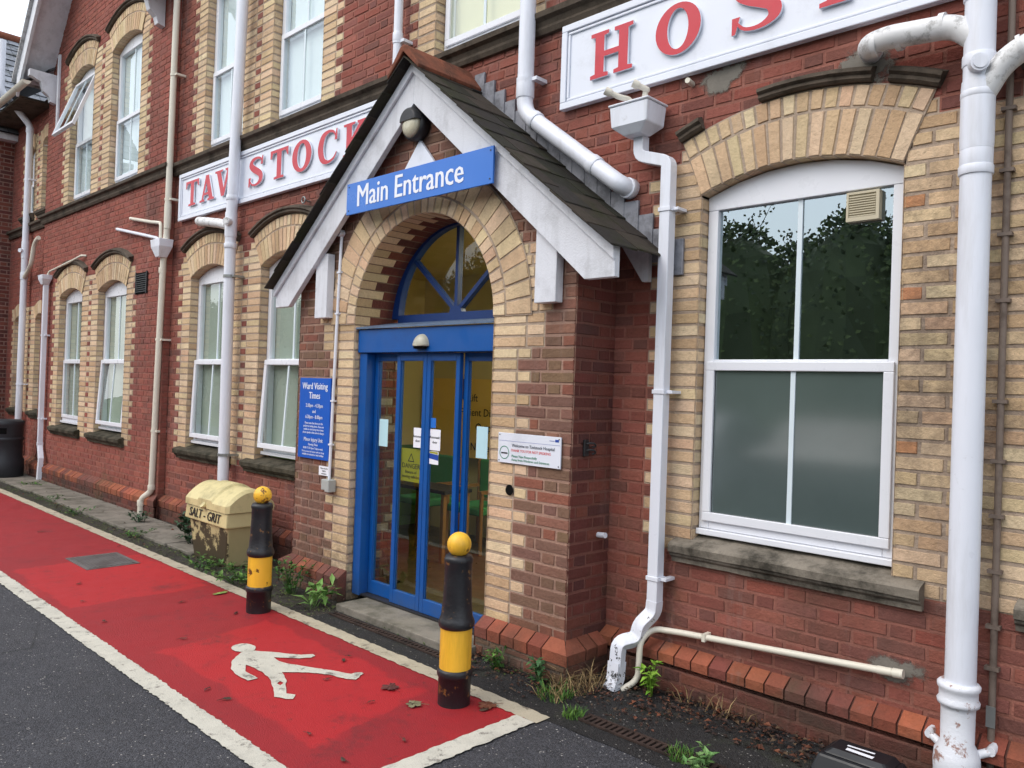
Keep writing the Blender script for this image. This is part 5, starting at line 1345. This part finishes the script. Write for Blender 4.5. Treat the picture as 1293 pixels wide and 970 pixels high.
text('lettering', [('Lift', -.18, .60, .12, 'LEFT', 0), ('Patient Discharge', -.30, .44, .12, 'LEFT', 0), ('Outpatients', -.05, .28, .12, 'LEFT', 0), ('Nurses Office', -.12, .06, .12, 'LEFT', 0)], facing_road(-6.3, 6.018, .95), 'ink_black', t, .001)
b = MB(); b.face([(-6.57, 6.015, 1.57), (-6.49, 6.015, 1.57), (-6.49, 6.015, 1.80), (-6.57, 6.015, 1.80)]); b.build('blue_tab', 'ink_blue', t)
def chair(label, x, y):
    t = thing('waiting_chair', label, 'chair', (x, y, .056), 'waiting room chairs')
    b = MB(); b.box(x - .24, x + .24, y - .24, y + .22, .44, .52); b.build('seat', 'chair_green', t, bevel=.02)
    b = MB(); b.box(x - .23, x + .23, y + .2, y + .26, .55, .95); b.build('backrest', 'chair_green', t, bevel=.02)
    for sx in (-1, 1):
        for sy in (-1, 1):
            b = MB(); b.tube([(x + sx * .25, y + sy * .22, .057), (x + sx * .25, y + sy * .22, .66 if sy < 0 else .95)], .02, 8); b.build('leg', 'wood', t)
        b = MB(); b.box(x + sx * .25 - .025, x + sx * .25 + .025, y - .25, y + .24, .66, .69); b.build('arm', 'wood', t)
chair('green waiting chair seen through the third door pane', -6.55, 5.55)
chair('green waiting chair further right behind the fourth door pane', -5.8, 5.6)
t = thing('hall_table', 'dark table in the hall behind the right door panes', 'table', (-5.9, 5.0, .056))
b = MB(); b.box(-6.3, -5.5, 4.85, 5.2, .70, .735); b.build('top', 'dark_metal', t)
for xx in (-6.26, -5.54):
    for yy in (4.88, 5.17):
        b = MB(); b.box(xx - .02, xx + .02, yy - .02, yy + .02, .057, .6995); b.build('leg', 'wood', t)

# ================================================================== PLANTS AND LEAVES
GR = [lin(70, 110, 44), lin(54, 92, 40), lin(92, 130, 56), lin(44, 78, 36), lin(84, 118, 48)]
def leaf(mb, p, d, nrm, L, w, c, curl=.25):
    d = d.normalized(); s = d.cross(nrm)
    if s.length < 1e-4: s = d.cross(Vector((1, 0, 0)))
    s.normalize(); n_ = s.cross(d)
    p1 = p + d * L * .45 + n_ * L * curl * .35; p2 = p + d * L - n_ * L * curl * .15
    mb.face([p, p1 + s * w / 2 + n_ * w * .12, p2, p1], c); mb.face([p, p1, p2, p1 - s * w / 2 + n_ * w * .12], mul(c, .86))
def weed(name, label, x, y, h, n, L, w, spread, pal=GR, cat='weed', group=None, z0=0.0, stems=5, seed=None):
    rnd = random.Random(seed if seed is not None else hash(label) % 9999 if False else int(abs(x * 1000 + y * 77)))
    b = MB()
    for k in range(stems):
        a_ = rnd.uniform(0, 2 * PI); sp = rnd.uniform(.2, 1) * spread
        tip = Vector((x + math.cos(a_) * sp, y + math.sin(a_) * sp, z0 + h * rnd.uniform(.55, 1.0))); base = Vector((x + math.cos(a_) * sp * .2, y + math.sin(a_) * sp * .2, z0))
        mid = (base + tip) / 2 + Vector((0, 0, h * .15))
        b.tube([base, mid, tip], [.003, .0025, .001], 5, c=mul(pal[0], .7), cap=False)
        for j in range(max(2, n // stems)):
            f = rnd.uniform(.12, 1); p = base * (1 - f) ** 2 + mid * 2 * f * (1 - f) + tip * f * f
            d = Vector((rnd.uniform(-1, 1), rnd.uniform(-1, 1), rnd.uniform(-.2, .6)))
            c = rnd.choice(pal); c = mul(c, rnd.uniform(.7, 1.25))
            leaf(b, p, d, Vector((0, 0, 1)), L * rnd.uniform(.6, 1.2), w * rnd.uniform(.7, 1.2), c)
    o_ = b.build(name, 'leaf'); tag(o_, label, cat, group); return o_
def grass(name, label, x, y, h, n, spread, pal, cat='grass tuft', group=None, sx=1., sy=1., lean=.6):
    rnd = random.Random(int(abs(x * 991 + y * 313))); b = MB()
    for k in range(n):
        a_ = rnd.uniform(0, 2 * PI); r_ = spread * math.sqrt(rnd.random()); px, py = x + math.cos(a_) * r_ * sx, y + math.sin(a_) * r_ * sy
        d = Vector((rnd.uniform(-1, 1) * lean, rnd.uniform(-1, 1) * lean, 1)).normalized(); H = h * rnd.uniform(.4, 1.1); wv = Vector((rnd.uniform(-1, 1), rnd.uniform(-1, 1), 0)).normalized() * .0028
        p0 = Vector((px, py, .003)); p1 = p0 + d * H * .55; p2 = p0 + d * H + Vector((d.x, d.y, 0)) * H * .45 - Vector((0, 0, H * .2 * lean))
        c = mul(rnd.choice(pal), rnd.uniform(.7, 1.25)); b.face([p0 - wv, p0 + wv, p1 + wv * .8, p1 - wv * .8], c); b.face([p1 - wv * .8, p1 + wv * .8, p2], c)
    o_ = b.build(name, 'leaf'); tag(o_, label, cat, group); return o_
wg = 'weeds along the foot of the wall'
DK = [lin(56, 84, 58), lin(44, 72, 50), lin(70, 98, 66)]
weed('leafy_weed', 'bushy dark green plant left of the grit bin', -7.85, 3.55, .36, 150, .10, .05, .22, DK, group=wg, stems=14)
weed('leafy_weed', 'low dark green plant by the foot of the hopper downpipe', -9.35, 3.62, .16, 60, .07, .04, .2, DK, group=wg, stems=8)
weed('leafy_weed', 'broad pale leaved weed at the left foot of the porch', -5.18, 3.29, .16, 40, .13, .05, .2, [lin(108, 148, 72), lin(92, 132, 60), lin(124, 160, 86)], group=wg, stems=7)
weed('leafy_weed', 'tall tangled weed behind the further bollard', -5.62, 3.36, .30, 130, .06, .028, .2, group=wg, stems=14)
weed('leafy_weed', 'scrambling green weed between grit bin and further bollard', -6.22, 3.22, .16, 130, .055, .03, .34, group=wg, stems=16)
weed('leafy_weed', 'trailing weed along the verge below the grit bin', -6.85, 3.2, .12, 80, .05, .03, .3, group=wg, stems=12)
weed('leafy_weed', 'feathery weed at the right foot of the nearer bollard', -3.35, 3.42, .15, 70, .05, .02, .15, group=wg, stems=9)
weed('leafy_weed', 'upright weed against the porch corner plinth', -3.02, 3.44, .17, 46, .06, .03, .06, [lin(70, 110, 62), lin(60, 98, 56)], group=wg, stems=5)
weed('fern', 'bright green fern growing beside the downpipe foot', -2.48, 3.78, .20, 60, .06, .028, .07, [lin(120, 160, 50), lin(100, 146, 44), lin(134, 172, 64)], group=wg, stems=6)
weed('leafy_weed', 'pale weed at the bottom edge beside the drain', -1.83, 3.21, .10, 70, .05, .026, .12, [lin(110, 144, 84), lin(90, 130, 70)], group=wg, stems=9)
for i, (x, y, lab) in enumerate(((-11.6, 3.35, 'second small weed on the far pavement edge'), (-13.3, 3.55, 'small weed at the foot of the bay square downpipe'), (-10.4, 3.3, 'small weed nearest the camera on the far pavement edge'), (-8.6, 3.26, 'small weed beside the hopper downpipe pavement end'))):
    weed('leafy_weed', lab, x, y, .08, 50, .05, .03, .25, group=wg, stems=9)
gg = 'grass tufts by the wall'
GG = [lin(74, 112, 44), lin(92, 126, 50), lin(60, 96, 38)]
ST = [lin(150, 128, 90), lin(128, 104, 72), lin(170, 146, 104), lin(108, 86, 60)]
grass('grass_tuft', 'green grass tuft at the porch corner', -2.83, 3.36, .10, 160, .10, GG + ST[:1], group=gg)
grass('grass_tuft', 'bright grass tuft at the top end of the drain channel', -2.60, 3.24, .06, 110, .06, GG, group=gg)
grass('grass_tuft', 'bright grass tuft at the lower end of the drain channel', -1.96, 3.26, .06, 130, .07, GG, group=gg)
grass('dry_grass', 'clump of dead straw coloured grass between porch corner and downpipe', -2.84, 3.57, .18, 220, .14, ST + [lin(96, 78, 56)], group=gg, lean=1.0)
grass('dry_grass', 'sparse dead stalks against the plinth under the right window', -2.1, 3.84, .16, 26, .25, ST, group=gg, sx=1., sy=.12)
b = MB(); rnd = random.Random(11)
def litter(b, x0, x1, y0, y1, n, pal, smin=.012, smax=.04, zmax=.03, edge=None):
    for k in range(n):
        x = rnd.uniform(x0, x1); y = y1 - (y1 - y0) * rnd.random() ** 1.8
        L = rnd.uniform(smin, smax); a_ = rnd.uniform(0, 2 * PI); d = Vector((math.cos(a_), math.sin(a_), rnd.uniform(-.25, .35)))
        leaf(b, Vector((x, y, rnd.uniform(.006, zmax))), d, Vector((rnd.uniform(-.4, .4), rnd.uniform(-.4, .4), 1)), L, L * rnd.uniform(.35, .8), mul(rnd.choice(pal), rnd.uniform(.6, 1.2)), .3)
BRW = [lin(74, 50, 40), lin(90, 56, 42), lin(62, 44, 38), lin(108, 64, 44), lin(54, 42, 36), lin(92, 74, 56), lin(48, 38, 34)]
litter(b, -3.5, -1.5, 3.58, 3.87, 1300, BRW, .01, .045, .04)
litter(b, -2.95, -2.2, 3.34, 3.6, 240, BRW, .01, .035, .025)
litter(b, -1.5, 1.0, 3.7, 3.88, 400, BRW)
litter(b, -3.6, -2.9, 3.2, 3.5, 260, BRW)
litter(b, -14, -5.0, 3.16, 3.8, 900, BRW + [lin(70, 80, 40)], .015, .05)
struct(b.build('leaf_litter', 'leaf'), 'stuff')
b = MB(); rnd = random.Random(12)
litter(b, -13.5, -5.0, 3.13, 3.36, 2600, [lin(80, 96, 44), lin(64, 80, 40), lin(96, 108, 56)], .008, .03, .02)
litter(b, -4.9, -2.7, 3.36, 3.5, 260, [lin(80, 96, 44), lin(64, 80, 40)], .008, .03, .02)
struct(b.build('moss', 'leaf'), 'stuff')
LV = [(-6.166,2.948),(-5.441,2.668),(-5.376,2.77),(-5.896,2.605),(-3.252,2.69),(-3.522,2.749),(-3.949,2.002),(-4.147,1.99),(-4.087,2.87),(-4.05,2.80),(-3.42,2.55),(-2.95,2.93),(-8.199,2.967),(-2.97,2.069),(-2.946,2.396),(-6.9,2.2),(-6.35,2.05),(-3.85,2.55),(-5.05,2.25),(-9.4,2.6),(-3.3,2.1),(-5.75,2.0)]
def fallen(x, y, s, c, kind, lab):
    rnd = random.Random(int(abs(x * 1234 + y * 777))); b = MB(); n = 26 if kind else 12; a0 = rnd.uniform(0, 6.28); z0 = .0105
    cc = b.vert((x, y, z0 + .006)); rg = []
    for k in range(n):
        a_ = 2 * PI * k / n
        if kind: r_ = s * (.55 + .45 * abs(math.cos(2.5 * a_)) ** .7) * rnd.uniform(.85, 1.05)
        else: r_ = s * (.9 if True else 1)
        px, py = r_ * math.cos(a_), r_ * math.sin(a_) * (1 if kind else .38)
        rg.append(b.vert((x + px * math.cos(a0) - py * math.sin(a0), y + px * math.sin(a0) + py * math.cos(a0), z0 + rnd.uniform(0, .008))))
    for k in range(n): b.idx((cc, rg[k], rg[(k + 1) % n]), mul(c, rnd.uniform(.85, 1.15)))
    b.tube([(x, y, z0 + .007), (x + s * 1.7 * math.cos(a0 + .4), y + s * 1.7 * math.sin(a0 + .4), z0 + .004)], .0014, 4, c=mul(c, .8))
    o_ = b.build('fallen_leaf', 'leaf'); tag(o_, lab, 'leaf', 'fallen leaves on the red path')
fallen(-3.25, 2.70, .05, lin(116, 112, 84), 1, 'olive lobed leaf lying left of the nearer bollard')
fallen(-2.98, 2.98, .055, lin(104, 62, 44), 1, 'brown lobed leaf lying right of the nearer bollard')
fallen(-3.52, 2.75, .055, lin(92, 50, 46), 1, 'dark red lobed leaf on the path beyond the walking figure')
fallen(-5.95, 2.93, .075, lin(128, 150, 78), 0, 'long green leaf by the white line left of the further bollard')
for i, (x, y) in enumerate(LV[2:]):
    fallen(x, y, U(.018, .034), random.choice([lin(74, 44, 40), lin(66, 52, 40), lin(96, 52, 44)]), 0, 'small dark leaf scrap on the red path')

# ================================================================== ACROSS THE ROAD (mirrored in the glass)
b = MB(); n = 60
for i in range(n):
    x0, x1 = -75 + 110 * i / n, -75 + 110 * (i + 1) / n
    for (ya, za, yb, zb) in ((-13, 0.0, -16, 1.3), (-16, 1.3, -22, 3.2), (-22, 3.2, -40, 5)):
        b.face([(x1, ya, za), (x0, ya, za), (x0, yb, zb), (x1, yb, zb)])
struct(b.build('grass_bank', 'bank'))
b = MB(); rnd = random.Random(3)
for k in range(42):
    cx_ = -62 + k * 1.85 + rnd.uniform(-.5, .5); cy_ = rnd.uniform(-19.5, -16.5); H_ = rnd.uniform(6.1, 7.4); R_ = rnd.uniform(1.7, 2.4)
    n_ = 14; rg = []
    for q in range(7):
        f_ = 1 - (1 - q / 6) ** 2; rr = R_ * (max(0, 1 - f_ ** 3)) ** .5 + (.02 if q == 6 else 0)
        rg.append([b.vert((cx_ + rr * 1.15 * math.cos(2 * PI * a / n_) * rnd.uniform(.85, 1.1), cy_ + rr * math.sin(2 * PI * a / n_) * rnd.uniform(.85, 1.1), .8 + H_ * .92 * f_ + rnd.uniform(-.2, .2))) for a in range(n_)])
    for q in range(6):
        for a in range(n_): b.idx((rg[q][a], rg[q][(a + 1) % n_], rg[q + 1][(a + 1) % n_], rg[q + 1][a]), mul(lin(70, 82, 46), rnd.uniform(.7, 1.15)))
    for j in range(1300):
        f_ = 1 - (1 - rnd.random()) ** 1.5; rr = R_ * max(0, 1 - f_ ** 3) ** .5 * rnd.uniform(.95, 1.2); a = rnd.uniform(0, 2 * PI)
        c = mul(rnd.choice([lin(82, 96, 50), lin(68, 84, 42), lin(96, 108, 58), lin(54, 68, 36)]), rnd.uniform(.6, 1.15))
        leaf(b, Vector((cx_ + rr * 1.15 * math.cos(a), cy_ + rr * math.sin(a), .8 + H_ * .95 * f_ + rnd.uniform(-.1, .35))), Vector((rnd.uniform(-1, 1), rnd.uniform(-1, 1), rnd.uniform(-.4, 1))), Vector((0, 1, .4)), .22, .15, c)
    for j in range(9):      # bare twigs above the crown
        p0 = Vector((cx_ + rnd.uniform(-.8, .8), cy_, .8 + H_ * .85)); d = Vector((rnd.uniform(-.7, .7), 0, 1)); p1 = p0 + d * rnd.uniform(.5, 1.0); p2 = p1 + Vector((rnd.uniform(-.6, .6), 0, rnd.uniform(.3, .8)))
        b.tube([p0, p1, p2], [.03, .018, .006], 4, c=lin(52, 46, 38), cap=False)
        for m_ in range(14):
            leaf(b, p1 + (p2 - p1) * rnd.random() + Vector((rnd.uniform(-.25, .25), 0, rnd.uniform(-.25, .25))), Vector((rnd.uniform(-1, 1), 0, rnd.uniform(-1, 1))), Vector((0, 1, .2)), .13, .09, lin(62, 70, 38))
struct(b.build('far_wood', 'leaf'), 'stuff')
def car(label, x, y, rz, paint):
    t = thing('parked_car', label, 'car', (x, y, 0), 'cars parked across the road'); t.rotation_euler = (0, 0, rz)
    prof = [(-2.05, .35), (-2.1, .62), (-2.0, .88), (-1.75, .95), (-.95, 1.0), (-.25, 1.42), (.95, 1.46), (1.65, 1.12), (2.05, 1.02), (2.1, .6), (2.02, .33)]
    b = MB(); rs = []
    for (yy, k, up) in ((-.86, .96, 0), (-.78, 1., 1), (.78, 1., 1), (.86, .96, 0)):
        rs.append([b.vert((px, yy * (1 if z_ < 1.05 else (.82 if abs(yy) < .8 else .78)), z_ - (.03 if up == 0 and z_ > 1.05 else 0))) for px, z_ in prof])
    for j in range(3):
        for k in range(len(prof)): b.idx((rs[j][k], rs[j][(k + 1) % len(prof)], rs[j + 1][(k + 1) % len(prof)], rs[j + 1][k]))
    b.idx(rs[0][::-1]); b.idx(rs[-1])
    def kid(mb, nm, m):
        o_ = mb.build(nm, m); o_.parent = t; return o_
    kid(b, 'body', paint)
    for sy in (-1, 1):
        b = MB(); yy = .70 * sy
        q_ = [(-.85, 1.02), (-.22, 1.37), (.9, 1.4), (1.45, 1.13), (1.3, 1.03)]
        b.face([(u, sy * (.865 - (v - 1.0) * .42), v) for u, v in (q_ if sy < 0 else q_[::-1])]); kid(b, 'side_window', 'car_glass')
        for px in (-1.3, 1.3):
            b = MB(); b.tube([(px, sy * .70, .31), (px, sy * .88, .31)], .31, 20); w_ = kid(b, 'wheel', 'tyre')
            b = MB(); b.tube([(px, sy * .881, .31), (px, sy * .885, .31)], .2, 16); r_ = b.build('rim', 'grey_metal'); r_.parent = w_
    b = MB(); b.face([(-.98, -.62, 1.02), (-.31, -.58, 1.41), (-.31, .58, 1.41), (-.98, .62, 1.02)][::-1]); 
    b = MB(); b.face([(-.97, .62, 1.025), (-.97, -.62, 1.025), (-.30, -.58, 1.425), (-.30, .58, 1.425)]); kid(b, 'windscreen', 'car_glass')
    return t
car('white hatchback parked across the road, mirrored in the right window', -6.2, -2.6, math.radians(80), 'car_white')
car('dark blue hatchback parked across the road beside the white one', -3.95, -2.7, math.radians(84), 'car_dark')

# ================================================================== WORLD, LIGHT, CAMERA
w = bpy.data.worlds.new('World'); sc.world = w; w.use_nodes = True
nt = w.node_tree; nt.nodes.clear(); nb = NB(nt)
sky = nb.node('ShaderNodeTexSky', sky_type='NISHITA'); sky.sun_disc = False; sky.sun_elevation = math.radians(48); sky.sun_rotation = math.radians(200)
sky.dust_density = 3; sky.air_density = 1.2
bg1 = nb.node('ShaderNodeBackground'); nt.links.new(sky.outputs[0], bg1.inputs[0]); bg1.inputs[1].default_value = .11
bg2 = nb.node('ShaderNodeBackground'); bg2.inputs[0].default_value = (.93, .96, 1, 1); bg2.inputs[1].default_value = 1.2
ad = nb.node('ShaderNodeAddShader'); nt.links.new(bg1.outputs[0], ad.inputs[0]); nt.links.new(bg2.outputs[0], ad.inputs[1])
ow = nb.node('ShaderNodeOutputWorld'); nt.links.new(ad.outputs[0], ow.inputs[0])
sl_ = bpy.data.lights.new('sun', 'SUN'); sl_.energy = .8; sl_.angle = math.radians(40); sl_.color = (1, .97, .92)
so = bpy.data.objects.new('sun', sl_); col.objects.link(so)
el, az = math.radians(48), math.radians(200)
dirv = Vector((math.sin(az) * math.cos(el), math.cos(az) * math.cos(el), math.sin(el)))
so.rotation_euler = dirv.to_track_quat('Z', 'Y').to_euler(); so.location = dirv * 40
cam = bpy.data.cameras.new('camera'); cam.lens = 995.714 / 1293 * 36; cam.sensor_width = 36; cam.clip_start = .05; cam.clip_end = 500
co = bpy.data.objects.new('camera', cam); col.objects.link(co); sc.camera = co
yaw, pit, rol = .767575686, .00674948, .0345006988
Fv = Vector((-math.sin(yaw) * math.cos(pit), math.cos(yaw) * math.cos(pit), math.sin(pit)))
r0 = Fv.cross(Vector((0, 0, 1))).normalized(); u0 = r0.cross(Fv)
rv = r0 * math.cos(rol) + u0 * math.sin(rol); uv = -r0 * math.sin(rol) + u0 * math.cos(rol)
mm = Matrix((rv, uv, -Fv)).transposed().to_4x4(); mm.translation = (0, 0, 1.7); co.matrix_world = mm
sc.render.engine = 'CYCLES'; sc.cycles.use_denoising = True; sc.cycles.max_bounces = 8; sc.cycles.transparent_max_bounces = 12
sc.view_settings.view_transform = 'Standard'; sc.view_settings.look = 'None'; sc.view_settings.exposure = 0; sc.view_settings.gamma = 1
sc.render.film_transparent = False
